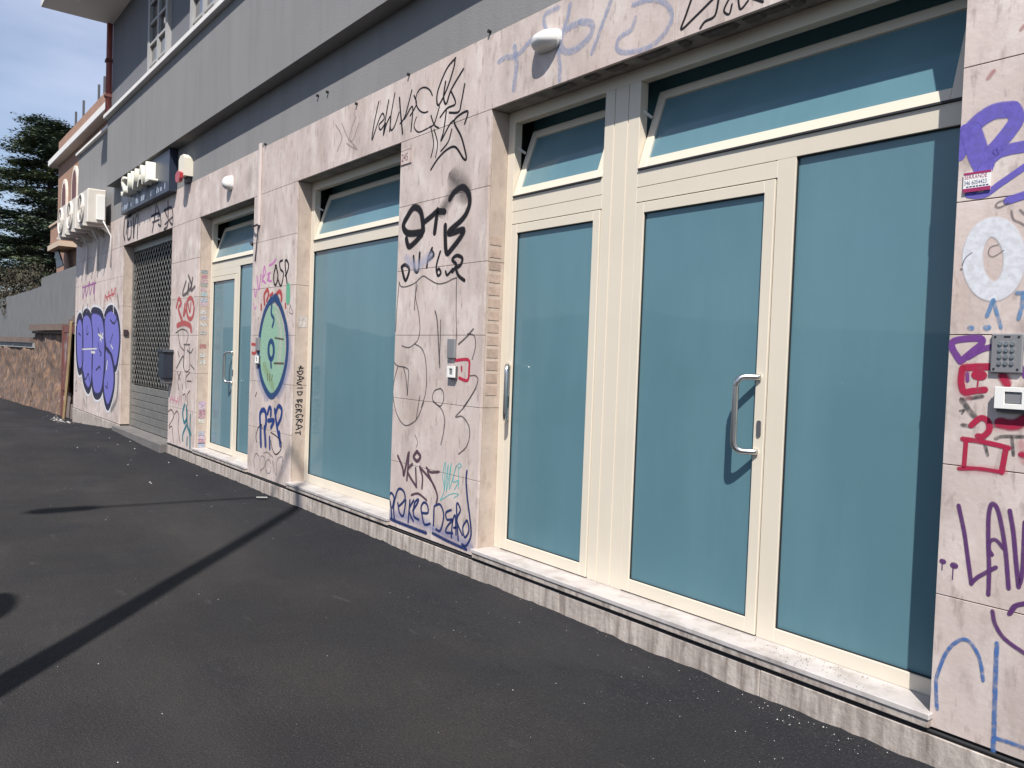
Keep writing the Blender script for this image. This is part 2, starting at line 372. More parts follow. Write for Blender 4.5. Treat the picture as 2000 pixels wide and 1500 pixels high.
# ---------------------------------------------------------------- shopfronts
FY0, FY1 = GL, GL + 0.06
Z0 = 0.209
def door(x0, x1, z0, z1, hx, hs, label, glass_label=None):
    fw = 0.058; y0, y1 = GL - 0.006, GL + 0.05
    bm = bmesh.new()
    box(bm, x0, x0 + fw, y0, y1, z0, z1, .002); box(bm, x1 - fw, x1, y0, y1, z0, z1, .002)
    box(bm, x0 + fw, x1 - fw, y0, y1, z1 - fw, z1, .002); box(bm, x0 + fw, x1 - fw, y0, y1, z0, z0 + 0.072, .002)
    d = obj('door', bm, CREAM, B); d['label'] = label
    boxes('door_pane', [(x0 + fw - .004, x1 - fw + .004, GL + 0.014, GL + 0.022, z0 + .068, z1 - fw + .004)], GLASS, d)
    bm = bmesh.new()
    for g in ((x0 + fw, x0 + fw + .004, z0 + .072, z1 - fw), (x1 - fw - .004, x1 - fw, z0 + .072, z1 - fw)):
        box(bm, g[0], g[1], GL + .004, GL + .0135, g[2], g[3])
    box(bm, x0 + fw + .004, x1 - fw - .004, GL + .004, GL + .0135, z1 - fw - .004, z1 - fw)
    box(bm, x0 + fw + .004, x1 - fw - .004, GL + .004, GL + .0135, z0 + .072, z0 + .076)
    obj('glazing_gasket', bm, GASKET, d)
    boxes('gap_shade_strip', [(x0 - .0056, x0 - .0006, GL + .002, GL + .045, z0, z1 + .0005)], GASKET, d)  # black strips plug the gaps round the leaf, standing in for their shade
    boxes('gap_shade_strip', [(x1 + .0016, x1 + .0054, GL + .006, GL + .045, z0, z1 + .0005)], GASKET, d)
    boxes('gap_shade_strip', [(x0 - .0056, x1 + .0054, GL + .002, GL + .045, z1 + .0008, z1 + .0056)], GASKET, d)
    # offset pull handle
    bx, by = hx + hs, y0 - 0.078; zt, zb = 1.457, 1.097; rr = 0.05
    m0, m1 = Vector((hx, y0 - .001, zt)), Vector((hx, y0 - .001, zb)); t0, t1 = Vector((bx, by, zt)), Vector((bx, by, zb))
    du = (m0 - t0).normalized()
    pts = [m0, m0 - du * 0.02] + arc(t0 + du * rr, t0, t0 + Vector((0, 0, -rr))) + arc(t1 + Vector((0, 0, rr)), t1, t1 + du * rr) + [m1 - du * 0.02, m1]
    bm = bmesh.new(); tube(bm, pts, 0.0150, 14); obj('handle', bm, STEEL, d, smooth=True)
    lx = x1 - 0.026 if hx > (x0 + x1) / 2 else x0 + 0.026
    bm = bmesh.new()
    prism(bm, [(lx + .012 * math.cos(t), 1.21 + (.028 if math.sin(t) > 0 else -.028) + .012 * math.sin(t)) for t in [i * math.pi / 6 for i in range(12)]], y0 - 0.006, y0 - .0005)
    lk = obj('lock', bm, PLASTIC_G, d)
    return d
def sash(x0, x1, label):
    z0, h, fw, ang = 2.592, 0.482, 0.055, math.radians(18.2)
    M = Matrix.Translation((0, GL - 0.004, z0)) @ Matrix.Rotation(-ang, 4, 'X')
    def put(bm): bmesh.ops.transform(bm, matrix=M, verts=bm.verts[:]); return bm
    bm = bmesh.new()
    box(bm, x0, x0 + fw, 0, .04, 0, h, .002); box(bm, x1 - fw, x1, 0, .04, 0, h, .002)
    box(bm, x0 + fw, x1 - fw, 0, .04, 0, fw, .002); box(bm, x0 + fw, x1 - fw, 0, .04, h - fw, h, .002)
    s = obj('transom_window', put(bm), CREAM, B); s['label'] = label
    bm = bmesh.new(); box(bm, x0 + fw - .004, x1 - fw + .004, .014, .022, fw - .004, h - fw + .004); obj('window_pane', put(bm), GLASS, s)
    bm = bmesh.new(); box(bm, x0 + .002, x1 - .002, -.004, .03, -.011, -.0015); obj('seal', put(bm), GASKET, s)
    bm = bmesh.new()
    tube(bm, [(x0 - .012, GL + .03, z0 + .33), (x0 + .004, GL + .085, z0 + .30)], 0.009, 6); obj('stay_arm', bm, PLASTIC_W, s)
def fixed_pane(x0, x1, z0, z1, label=None):
    p = boxes('window_pane', [(x0 - .004, x1 + .004, GL + 0.022, GL + 0.030, z0 - .004, z1 + .004)], GLASS, B)
    boxes('glazing_gasket', [(x0, x0 + .004, GL + .010, GL + .0215, z0, z1), (x1 - .004, x1, GL + .010, GL + .0215, z0, z1),
                             (x0 + .004, x1 - .004, GL + .010, GL + .0215, z1 - .004, z1), (x0 + .004, x1 - .004, GL + .010, GL + .0215, z0, z0 + .004)], GASKET, p)
    if label: p['label'] = label
def bars(name, lst): return boxes(name, [(a, b, FY0, FY1, c, d_) for a, b, c, d_ in lst], CREAM, B, bev=.0015)
ZL, ZU, ZO = 2.404, 2.585, 3.082
# main shopfront
bars('shopfront_frame', [(-4.484, -4.412, Z0, ZT), (-4.412, -1.456, ZO, ZT),
      (-3.546, -3.468, Z0, ZO), (-3.462, -3.358, Z0, ZO), (-3.352, -3.264, Z0, ZO),
      (-4.412, -3.546, ZL, 2.484), (-4.412, -3.546, 2.487, ZU),
      (-3.264, -1.506, 2.487, ZU), (-3.264, -2.350, ZL, 2.484), (-2.350, -2.252, Z0, 2.487), (-2.252, -1.506, Z0, 0.276), (-1.506, -1.456, Z0, ZO)])
boxes('frame_backing', [(-3.54, -3.27, FY0 + .006, FY1 - .006, Z0 + .01, ZO), (-4.40, -3.55, FY0 + .006, FY1 - .006, 2.47, 2.50), (-3.26, -2.36, FY0 + .006, FY1 - .006, 2.47, 2.50)], CREAM, B)
door(-4.405, -3.552, Z0 + .006, 2.398, -4.385, 0.085, 'narrow left leaf of the main shopfront with teal glass')
door(-3.258, -2.356, Z0 + .006, 2.398, -2.384, -0.085, 'main entrance door with teal glass and curved steel handle')
fixed_pane(-2.252, -1.506, 0.276, 2.487, 'large fixed teal pane beside the right pillar')
sash(-4.405, -3.552, 'small tilted transom window above the narrow leaf'); sash(-3.258, -1.512, 'wide tilted transom window above the main door')
# middle shopfront: one big pane
bars('shopfront_frame', [(-7.689, -7.612, Z0, ZT), (-7.612, -5.757, ZO, ZT), (-7.612, -5.757, 2.480, ZU), (-7.612, -5.757, Z0, 0.290), (-5.757, -5.681, Z0, ZT)])
fixed_pane(-7.612, -5.757, 0.290, 2.480, 'wide fixed teal pane of the middle shopfront'); sash(-7.605, -5.764, 'tilted transom window of the middle shopfront')
# far shopfront with a door
bars('shopfront_frame', [(-10.784, -10.722, Z0, ZT), (-10.722, -8.861, ZO, ZT), (-10.722, -8.925, 2.487, ZU), (-10.722, -9.790, ZL, 2.487),
      (-9.790, -9.70, Z0, 2.487), (-9.70, -8.925, Z0, 0.285), (-8.925, -8.861, Z0, ZO)])
door(-10.715, -9.797, Z0 + .006, 2.398, -9.826, -0.085, 'teal glazed door of the far shopfront')
fixed_pane(-9.70, -8.925, 0.285, 2.487, 'fixed teal pane beside the far door'); sash(-10.715, -8.932, 'tilted transom window above the far door')

# ---------------------------------------------------------------- security grille (far shop)
a, b = OPEN[0]
gr = boxes('security_shutter', [(a + .01, a + .07, GL, GL + .06, 0.13, ZT), (b - .07, b - .01, GL, GL + .06, 0.13, ZT), (a + .07, b - .07, GL, GL + .05, ZT - .10, ZT)], GALV, B)
zz = 0.135
while zz < 0.82:
    bm = bmesh.new(); box(bm, a + .07, b - .07, GL + .01, GL + .035, zz + .004, zz + .112, .004); obj('slat', bm, GALV, gr); zz += 0.117
bm = bmesh.new(); pit = 0.155; x_a, x_b, z_a, z_b = a + .07, b - .07, 0.85, ZT - .10
Hh = z_b - z_a; slope = 1.0
k = x_a - Hh / slope
while k < x_b:
    for sgn in (1, -1):
        p = []
        x0 = k if sgn > 0 else k + Hh / slope
        for t in (0, 1):
            p.append((x0 + sgn * t * Hh / slope, z_a + t * Hh))
        # clip to the opening
        (xa, za), (xb, zb) = p
        def at(x): return za + (x - xa) / (xb - xa) * (zb - za)
        lo_, hi_ = max(min(xa, xb), x_a), min(max(xa, xb), x_b)
        if hi_ - lo_ > .03:
            yy = GL + (.014 if sgn > 0 else .024)
            q0, q1 = (lo_, at(lo_)), (hi_, at(hi_))
            dx, dz = q1[0] - q0[0], q1[1] - q0[1]; ln = math.hypot(dx, dz); nx, nz = -dz / ln * .008, dx / ln * .008
            prism(bm, [(q0[0] - nx, q0[1] - nz), (q1[0] - nx, q1[1] - nz), (q1[0] + nx, q1[1] + nz), (q0[0] + nx, q0[1] + nz)], yy, yy + .006)
    k += pit
o = obj('grille_lattice', bm, GALV, gr); o['kind'] = 'stuff'
boxes('shop_window_post', [(x, x + .06, GL + .45, GL + .5, .1, 3.1) for x in (-14.4, -13.5, -12.6)], mat('dull_bronze_frame', (0.06, 0.055, 0.05), .5), B)
bm = bmesh.new(); box(bm, a - .1, b + .1, GL + .47, GL + .475, .1, 3.1); obj('shop_glass', bm, mat('dark_shop_glass', (.02, .026, .03), .1, coat=1.0), B)
boxes('doorstep', [(-15.05, -12.035, D - 0.10, GL + .1, -.2, 0.128)], mat('grey_stone_step', (.15, .14, .135), .8, var=.3, scale=4, bump=.2), B, bev=.006)

# ---------------------------------------------------------------- upper part
boxes('upper_band', [(-19.15, -15.6, D + 0.002, D + .5, ZS, 5.36), (-15.6, BX1, D + 0.002, D + .5, ZS, 4.212)], GREY, B)
boxes('parapet', [(-15.6, BX1, D - 0.155, D + .5, 4.214, 5.355)], GREY, B)
boxes('coping', [(-15.62, BX1, D - 0.225, D + .3, 5.357, 5.425)], WHITE, B, bev=.006)
boxes('coping', [(-19.19, -15.625, D - 0.05, D + .3, 5.362, 5.42)], WHITE, B, bev=.006)
boxes('upper_wall', [(-15.6, BX1, D - 0.10, D + .6, 5.427, 7.0)], DARKGREY, B)
boxes('end_wall', [(-19.15, -19.0, D + .5, 9, -.3, 5.3), (-15.6, -15.45, D + .6, 9, 5.3, 7.0)], GREY, B)
boxes('roof_slab', [(-15.68, -14.95, 2.02, D + .5, 7.002, 7.22), (-14.948, BX1, D - .10 - .64, D + .5, 7.002, 7.22)], SOFFIT, B)
boxes('roof_terrace', [(-19.0, -15.6, D + .5, 9, 5.0, 5.1)], GREY, B)
bm = bmesh.new(); tube(bm, [(-15.66, D - .14, 5.43), (-15.66, D - .14, 6.4), (-15.66, D - .14, 7.0)], .05, 10)
dp = obj('downpipe', bm, RED_PIPE, B, smooth=True); dp['label'] = 'red downpipe at the corner of the upper storey'
for z in (5.75, 6.35): boxes('pipe_clip', [(-15.73, -15.59, D - .20, D - .085, z, z + .05)], RUSTBAR, dp)
FRM = mat('grey_white_window_paint', (.36, .355, .35), .6, var=.08)
for wx in (-12.98, -10.88, -8.6):
    wf = boxes('french_window', [(wx, wx + .09, D - .16, D - .04, 5.426, 6.995), (wx + .95, wx + 1.04, D - .16, D - .04, 5.426, 6.995), (wx + .48, wx + .56, D - .15, D - .04, 5.426, 6.995)], FRM, B)
    boxes('window_glass', [(wx + .09, wx + .95, D - .115, D - .105, 5.43, 6.99)], mat('dark_upper_glass', (.02, .022, .03), .08, coat=1.0), wf)
    for z in [5.55 + .30 * i for i in range(5)]:
        boxes('glazing_bar', [(wx + .09, wx + .48, D - .15, D - .117, z, z + .035), (wx + .56, wx + .95, D - .15, D - .117, z, z + .035)], FRM, wf)

# small tile strip and stickers on the jambs
TILE = mat('worn_jamb_tile', (.40, .305, .25), .8, var=.3, scale=25, rand=.15)
def jamb_patch(name, x, px0, py0, px1, py1, m, proud, parent=B):
    (ya, za), (yb, zb) = jp(px0, py0, x), jp(px1, py1, x)
    ya, yb = max(min(ya, yb), D + .008), min(max(ya, yb), GL - .006)
    bm = bmesh.new(); box(bm, x + .0003, x + proud, ya, yb, min(za, zb), max(za, zb)); return obj(name, bm, m, parent)
for i in range(13):
    y = 462 + i * 24.3
    jamb_patch('jamb_tile', -4.485, 957.5 - i * .75, y, 978.5 - i * .75, y + 18.5, TILE, .003)
stick = [(527, (.30, .36, .38)), (536, (.60, .22, .30)), (545, (.62, .36, .42)), (553, (.36, .40, .36)), (562, (.66, .42, .48)), (571, (.36, .55, .62)), (582, (.40, .48, .62)), (590, (.66, .42, .55)),
         (606, (.66, .63, .60)), (617, (.55, .50, .58)), (630, (.64, .60, .56)), (646, (.50, .46, .44)), (672, (.60, .18, .16)), (690, (.62, .60, .56)), (703, (.64, .61, .56)),
         (784, (.60, .40, .62)), (792, (.66, .46, .62)), (801, (.55, .22, .32)), (809, (.60, .30, .38)), (818, (.70, .64, .55)), (842, (.45, .48, .64)), (850, (.62, .42, .60)), (858, (.60, .28, .42)), (865, (.34, .46, .66))]
for i, (py, c) in enumerate(stick):
    k = (py - 430) / 450
    xl, xr = 393.6 - 8 * k, 408.5 - 8 * k; g_ = sum(c) / 3; c = tuple(.55 * v + .40 * g_ for v in c)
    m = mat('flyer_%d' % i, c, .7, var=.6, scale=70, stretch=(1, .6, 2.2), lo=.42, hi=.58)
    jamb_patch('sticker', -10.785, xl + random.uniform(0.6, 1.6), py, xr - random.uniform(.8, 2), py + 8.2, m, .002)
jamb_patch('sticker', -7.69, 583, 617, 600, 640, mat('torn_white_flyer', (.55, .50, .47), .8, var=.5, scale=30), .002)

# ================================================================== paint on the walls
PAINT = {}
def paint(name, col, alpha=1.0, patch=0.22):
    key = (name, alpha)
    if key in PAINT: return PAINT[key]
    m = bpy.data.materials.new('spray_' + name); m.use_nodes = True; n = m.node_tree.nodes; l = m.node_tree.links
    b = n['Principled BSDF']; b.inputs['Base Color'].default_value = tuple(col[:3]) + (1,); b.inputs['Roughness'].default_value = .85; b.inputs['Specular IOR Level'].default_value = .25
    at_ = n.new('ShaderNodeAttribute'); at_.attribute_name = 'alpha'
    tcn = n.new('ShaderNodeTexCoord'); ns = n.new('ShaderNodeTexNoise'); ns.inputs['Scale'].default_value = 40; ns.inputs['Detail'].default_value = 6
    l.new(tcn.outputs['Object'], ns.inputs['Vector'])
    mr = n.new('ShaderNodeMapRange'); mr.inputs['From Min'].default_value = .36; mr.inputs['From Max'].default_value = .6
    mr.inputs['To Min'].default_value = alpha * (1 - patch); mr.inputs['To Max'].default_value = alpha
    l.new(ns.outputs['Fac'], mr.inputs['Value'])
    mu = n.new('ShaderNodeMath'); mu.operation = 'MULTIPLY'; l.new(at_.outputs['Fac'], mu.inputs[0]); l.new(mr.outputs[0], mu.inputs[1])
    tr = n.new('ShaderNodeBsdfTransparent'); ms = n.new('ShaderNodeMixShader')
    l.new(mu.outputs[0], ms.inputs[0]); l.new(tr.outputs[0], ms.inputs[1]); l.new(b.outputs[0], ms.inputs[2])
    l.new(ms.outputs[0], n['Material Output'].inputs['Surface'])
    PAINT[key] = m
    return m
def smooth(pts, closed=False):
    if len(pts) < 3: 
        return [tuple(pts[0][i] + (pts[1][i] - pts[0][i]) * t for i in (0, 1)) for t in (0, .25, .5, .75, 1)] if len(pts) == 2 else pts
    out = []; n = len(pts)
    rng = range(n if closed else n - 1)
    for i in rng:
        if closed: p0, p1, p2, p3 = pts[i - 1], pts[i], pts[(i + 1) % n], pts[(i + 2) % n]
        else: p0, p1, p2, p3 = pts[max(i - 1, 0)], pts[i], pts[i + 1], pts[min(i + 2, n - 1)]
        for t in (0, .2, .4, .6, .8):
            out.append(tuple(.5 * (2 * p1[k] + (p2[k] - p0[k]) * t + (2 * p0[k] - 5 * p1[k] + 4 * p2[k] - p3[k]) * t * t + (3 * p1[k] - p0[k] - 3 * p2[k] + p3[k]) * t ** 3) for k in (0, 1)))
    out.append(pts[0] if closed else pts[-1])
    return out
class Tag:
    """strokes traced in photo pixels, laid on the wall plane"""
    depth = 0
    def __init__(s, ox, oy, sc): s.o = (ox, oy, sc); s.bm = bmesh.new(); s.al = s.bm.verts.layers.float.new('alpha'); s.n = 0
    def px(s, p): return (s.o[0] + p[0] / s.o[2], s.o[1] + p[1] / s.o[2])
    def wall(s, p): return fp(*s.px(p))
    def y(s): 
        s.n += 1
        return D - 0.0012 - Tag.depth * 0.00003 - s.n * 0.000002
    def stroke(s, w, *pts, soft=.35, closed=False):
        if len(pts) == 1: pts = (pts[0], (pts[0][0] + .5, pts[0][1] + .5))
        P = [Vector(s.wall(p)) for p in smooth(list(pts), closed)]
        # width in metres at the middle of the stroke
        m = pts[len(pts) // 2]; a, b = s.wall((m[0], m[1] - w / 2)), s.wall((m[0], m[1] + w / 2)); hw = abs(a[1] - b[1]) / 2
        u = s.px(m)[0]; hw *= 1.1 * max(.2, .61 + (u - 1000) / FPX * .792) ** -.5 if u < 1500 else 1.08
        Q = [P[0]]
        for p in P[1:]:
            if (p - Q[-1]).length > hw * .12: Q.append(p)
        if len(Q) < 2: Q.append(Q[0] + Vector((hw * .2, 0)))
        st = []
        for i, p in enumerate(Q):
            t = (Q[min(i + 1, len(Q) - 1)] - Q[max(i - 1, 0)]).normalized(); st.append((p, t, 1.0))
        if not closed:
            t0, t1 = st[0][1], st[-1][1]
            st = [(Q[0] - t0 * hw * k, t0, max(.02, math.sqrt(1 - k * k))) for k in (1, .87, .5)] + st + [(Q[-1] + t1 * hw * k, t1, max(.02, math.sqrt(1 - k * k))) for k in (.5, .87, 1)]
        y = s.y(); rows = []
        cols = ((-1, 0), (-(1 - soft), 1), (1 - soft, 1), (1, 0))
        for i, (p, t, k) in enumerate(st):
            nrm = Vector((-t.y, t.x)); row = []
            for c, a_ in cols:
                q = p + nrm * (c * hw * k)
                v = s.bm.verts.new((q.x, y - i * 0.0000002, q.y)); v[s.al] = a_; row.append(v)
            rows.append(row)
        for a_, b_ in zip(rows, rows[1:]):
            for j in range(3): s.bm.faces.new((a_[j], a_[j + 1], b_[j + 1], b_[j]))
        return s
    def fill(s, *pts, alpha=1.0):
        P = [s.wall(p) for p in smooth(list(pts), True)[:-1]]; y = s.y()
        vs = []
        for x, z in P: v = s.bm.verts.new((x, y, z)); v[s.al] = alpha; vs.append(v)
        cx, cz = sum(p[0] for p in P) / len(P), sum(p[1] for p in P) / len(P)
        c = s.bm.verts.new((cx, y, cz)); c[s.al] = alpha
        for i in range(len(vs)): s.bm.faces.new((c, vs[i], vs[(i + 1) % len(vs)]))
        return s
    def done(s, m, label):
        vs = s.bm.verts[:]; cx = sum(v.co.x for v in vs) / len(vs); cz = sum(v.co.z for v in vs) / len(vs)
        for a, b in PIL:
            if a < cx < b and cz < ZT:
                for v in vs:
                    if v.co.z < ZT: v.co.x = min(max(v.co.x, a + .0015), b - .0015)
        me = bpy.data.meshes.new('graffiti_tag'); s.bm.to_mesh(me); s.bm.free(); me.materials.append(m)
        o = link(bpy.data.objects.new('graffiti_tag', me), B); o['label'] = label; Tag.depth += 1
        if 'overspray' in label: o['kind'] = 'stuff'        # paint mist without edges
        return o
def ell(cx, cy, rx, ry, n=16): return [(cx + rx * math.cos(2 * math.pi * i / n), cy + ry * math.sin(2 * math.pi * i / n)) for i in range(n)]
K = paint('black', (.010, .010, .014), 1.0, .12); KG = paint('faded_black', (.05, .045, .05), .7); KF = paint('grey_marker', (.10, .09, .10), .6)
R5, R6, R7, R8 = (650, 100, 10 / 3), (700, 400, 3.75), (700, 700, 3.75), (950, 0, 10 / 3)

# pillar between the middle and the main shopfront
t = Tag(*R5)
t.stroke(10, (300, 330), (272, 460), (255, 580), (300, 450), (325, 405), (335, 440), (302, 480), (312, 512), (345, 470), (330, 545)).stroke(11, (365, 320), (342, 450), (330, 545), (352, 470), (378, 425), (370, 520))
t.stroke(10, (405, 275), (378, 430), (378, 512), (402, 490), (432, 400)).stroke(13, (435, 305), (442, 400), (455, 535)).stroke(11, (515, 255), (472, 420), (440, 470))
t.stroke(11, (470, 440), (520, 360), (510, 520)).stroke(11, (530, 290), (545, 345), (505, 420))
t.stroke(10, *ell(597, 318, 56, 82)[3:16], soft=.5).stroke(9, (545, 430), (530, 490), (560, 527), (622, 500), soft=.5)
t.stroke(13, (800, 45), (740, 120), (682, 270), (688, 352), (742, 250), (788, 110), (797, 50)).stroke(14, (735, 200), (722, 300), (740, 342), (772, 250), (850, 118))
t.stroke(12, (770, 260), (800, 340), (745, 372), (700, 430)).stroke(13, (860, 215), (838, 330), (820, 395), (760, 400)).stroke(10, (640, 420), (662, 480), (690, 500)).stroke(10, (695, 360), (662, 470), (630, 495))
t.stroke(9, (640, 500), (657, 600), (640, 690)).stroke(9, (660, 510), (683, 600), (670, 690)).stroke(12, (740, 390), (722, 520), (705, 585), (760, 480), (790, 450))
t.stroke(14, (860, 470), (880, 392), (820, 420), (792, 465), (838, 560), (870, 690), (852, 700), (800, 625), (745, 640), (685, 700), (640, 770)).stroke(11, (775, 510), (752, 590), (705, 650))
t.done(K, 'thin black spray tag high on the pillar left of the main shopfront')
t = Tag(*R5).stroke(150, (800, 850), (850, 905), soft=.95).stroke(90, (720, 1030), (760, 960), soft=.95).done(paint('soot', (.03, .03, .035), .55), 'sooty overspray above the thick black tag')
t = Tag(*R5)
t.stroke(35, (590, 1165), (575, 1050), (530, 1018), (485, 1080), (460, 1140), (490, 1185), (570, 1180), (588, 1165)).stroke(32, (580, 1195), (530, 1250), (495, 1272), (480, 1225))
t.stroke(33, (590, 1118), (640, 1078), (680, 1045), (728, 1045)).stroke(34, (682, 1040), (664, 1178))
t.stroke(34, (733, 1140), (733, 1210), (742, 1315), (785, 1275), (840, 1200), (848, 1162), (765, 1188), (762, 1168), (848, 1090), (888, 1010), (888, 935), (850, 885), (795, 915), (765, 960))
t.done(K, 'thick black letters StB on the pillar left of the main shopfront')
t = Tag(*R6)
t.stroke(22, (318, 460), (345, 555), (374, 475), (345, 440), (318, 455)).stroke(20, (405, 380), (415, 480), (440, 480), (450, 355)).stroke(20, (540, 320), (512, 390), (502, 455)).stroke(22, (535, 335), (552, 370), (512, 405))
t.stroke(18, (600, 345), (572, 450), (582, 518), (605, 500), (590, 468), (575, 490)).stroke(18, (640, 490), (652, 515), (690, 472)).stroke(24, (690, 490), (718, 440), (688, 402), (722, 372), (762, 392), (750, 440), (718, 468), (735, 520), (776, 553))
t.done(K, 'black spray lettering below the thick black tag')
t = Tag(*R6).stroke(70, (360, 400), (430, 450), (520, 380), soft=.9).done(paint('haze_blue', (.42, .44, .58), .5), 'pale blue overspray behind the black lettering')
t = Tag(*R6); G9 = 9
t.stroke(G9, (300, 565), (312, 597), (350, 600), (412, 575), (450, 540), (480, 522), (520, 547), (580, 578), (640, 570), (690, 545), (720, 535)).stroke(8, (300, 570), (281, 780), (273, 920), (259, 950), (256, 1100), (262, 1150), (290, 1180), (340, 1190), (368, 1215), (365, 1300), (360, 1390))
t.stroke(8, (425, 570), (420, 680), (440, 780), (452, 900), (440, 980), (415, 1015), (370, 1045), (320, 1033)).stroke(8, (415, 1020), (462, 1050), (490, 1120), (500, 1250), (492, 1380), (462, 1480)).stroke(8, (412, 770), (415, 690), (432, 590))
t.stroke(8, (720, 540), (717, 800), (722, 985)).stroke(12, (563, 780), (578, 850), (590, 1060), (597, 1190)).stroke(9, (604, 845), (600, 1000), (592, 1160)).stroke(13, (842, 910), (790, 970), (735, 1020)).stroke(9, (800, 945), (850, 960), (858, 1040), (835, 1130))
t.stroke(9, (820, 1252), (860, 1252), (876, 1290), (840, 1380), (770, 1480))
t.o = R7
t.stroke(8, (290, 58), (256, 200), (262, 330), (292, 430), (342, 490), (402, 470), (442, 420), (480, 320)).stroke(8, (330, 62), (350, 150), (360, 268)).stroke(8, (452, 275), (440, 340), (425, 440))
t.stroke(9, (600, 220), (556, 240), (546, 305), (600, 350), (625, 300), (620, 242), (600, 220)).stroke(9, (548, 315), (610, 372), (632, 450), (625, 540), (605, 630)).stroke(10, (862, 215), (780, 350), (712, 428), (760, 425), (808, 490), (815, 570), (790, 650), (735, 700))
t.stroke(6, (415, 560), (435, 610), (425, 650))
t.done(KG, 'long thin dark outline doodle down the pillar left of the main shopfront')
t = Tag(*R6).stroke(20, (715, 1140), (805, 1135), (812, 1200), (800, 1285), (740, 1268)).stroke(16, (757, 1190), (757, 1212)).done(paint('red', (.42, .02, .06)), 'small red square painted beside the white key switch')
t = Tag(*R7)
t.stroke(18, (290, 715), (325, 800), (332, 858), (350, 780), (365, 700)).stroke(17, (372, 690), (362, 820), (356, 888)).stroke(17, (395, 775), (362, 830), (425, 940)).stroke(22, (430, 682), (405, 720), (432, 752), (455, 718), (430, 682))
t.stroke(16, (420, 805), (425, 930)).stroke(16, (450, 795), (470, 870), (466, 950)).stroke(17, (455, 800), (540, 905), (578, 1000), (572, 1058)).stroke(16, (500, 800), (530, 832), (590, 830)).stroke(16, (508, 830), (560, 950)).stroke(14, (390, 1000), (440, 990), (500, 1038))
t.done(paint('plum', (.085, .045, .065)), 'plum brown tag low on the pillar left of the main shopfront')
t = Tag(*R7).stroke(7, (600, 1040), (630, 960), (618, 860), (640, 760), (628, 975), (660, 770), (645, 980), (682, 762), (665, 960), (720, 780), (692, 900), (735, 895), (705, 958)).stroke(7, (740, 768), (756, 785), (738, 802), (728, 785), (740, 768)).stroke(7, (735, 805), (735, 950)).stroke(6, (600, 1040), (680, 992), (735, 995), (700, 1020))
t.done(paint('cyan', (.10, .42, .42), .9), 'thin turquoise scribble beside the plum brown tag')
t = Tag(*R7).stroke(80, (250, 1150), (400, 1170), (520, 1230), soft=.95).stroke(80, (570, 1260), (700, 1310), (810, 1370), soft=.95).done(paint('blue_mist', (.12, .17, .42), .38), 'blue overspray at the foot of the pillar')
t = Tag(*R7); W = 15
t.stroke(W, (245, 1170), (236, 1060), (220, 1020), (240, 985), (262, 1020), (250, 1090)).stroke(W, (265, 1180), (260, 1080), (290, 962), (330, 970), (342, 1030), (300, 1080)).stroke(W, (290, 1060), (302, 1130), (330, 1150), (348, 1040))
t.stroke(W, (378, 1040), (365, 1200)).stroke(W, (405, 1040), (372, 1110), (402, 1190)).stroke(W, (400, 1112), (432, 1062), (440, 1032), (412, 1060), (405, 1150), (442, 1180)).stroke(W, (465, 1130), (510, 1130), (505, 1072), (480, 1055), (460, 1090), (468, 1150), (485, 1215), (525, 1210))
t.stroke(W, (555, 1090), (550, 1222)).stroke(W, (560, 1080), (600, 1070), (626, 1150), (602, 1258), (570, 1252)).stroke(W, (680, 1110), (642, 1130), (650, 1180), (690, 1180), (652, 1230), (642, 1272), (690, 1280)).stroke(W, (682, 1310), (690, 1200), (710, 1150), (716, 1290)).stroke(W, (700, 1240), (716, 1238))
t.stroke(W, (732, 1330), (720, 1070), (748, 1110), (722, 1185), (760, 1290)).stroke(W, (790, 1190), (765, 1240), (780, 1310), (810, 1262), (800, 1192), (790, 1190)).stroke(17, (796, 825), (790, 900), (800, 1030), (815, 1150), (826, 1290), (792, 1370), (760, 1362))
t.stroke(22, (235, 1175), (330, 1215), (495, 1278), soft=.6).stroke(22, (545, 1280), (660, 1340), (790, 1398), soft=.6)
t.done(paint('blue', (.012, .027, .115)), 'dark blue bubble lettering at the foot of the pillar')

# right pillar
r1, r2, r3, r4, r5 = (1700, 0, 3.75), (1780, 380, 5), (1780, 630, 5), (1780, 900, 5), (1700, 1150, 4.287)
VIO = paint('violet', (.135, .11, .43))
t = Tag(*r1)
t.stroke(120, (1030, 800), (900, 820), (780, 900), (700, 1000), soft=.22).stroke(95, (690, 960), (665, 1060), (655, 1130), soft=.22).stroke(150, (740, 970), (790, 1120), (830, 1210), soft=.15).stroke(110, (1045, 800), (1070, 880), (980, 1010), (890, 1110), soft=.15)
t.stroke(85, (860, 1190), (960, 1110), (1140, 1070), soft=.15).stroke(50, (720, 1425), (830, 1428), (960, 1340), (1140, 1215), soft=.2).stroke(75, (830, 1230), (800, 1300), (740, 1400), soft=.2).stroke(62, (1010, 1468), (1140, 1425), soft=.2)
t.done(VIO, 'large violet letter high on the right pillar')
t = Tag(*r1).stroke(45, (900, 525), (870, 565), soft=.8).stroke(40, (1110, 210), (1125, 190), soft=.8).done(paint('old_red', (.40, .16, .16), .55), 'faded red smudge above the violet letter')
t = Tag(*r2)
t.stroke(195, *ell(803, 630, 205, 315, 20), soft=.18, closed=True)
t.done(paint('white', (.66, .67, .71), .95, .22), 'thick white letter O on the right pillar')
t = Tag(*r2).stroke(46, (800, 1035), (770, 1110), (742, 1180)).stroke(40, (810, 1045), (840, 1170), (878, 1295)).done(paint('steel_blue', (.12, .25, .45), .85, .6), 'steel blue arrow under the white letter O')
t = Tag(*r2).stroke(58, (578, 1302)).done(paint('steel_blue', (.12, .25, .45), .85, .6), 'small steel blue dot nearest the glass')
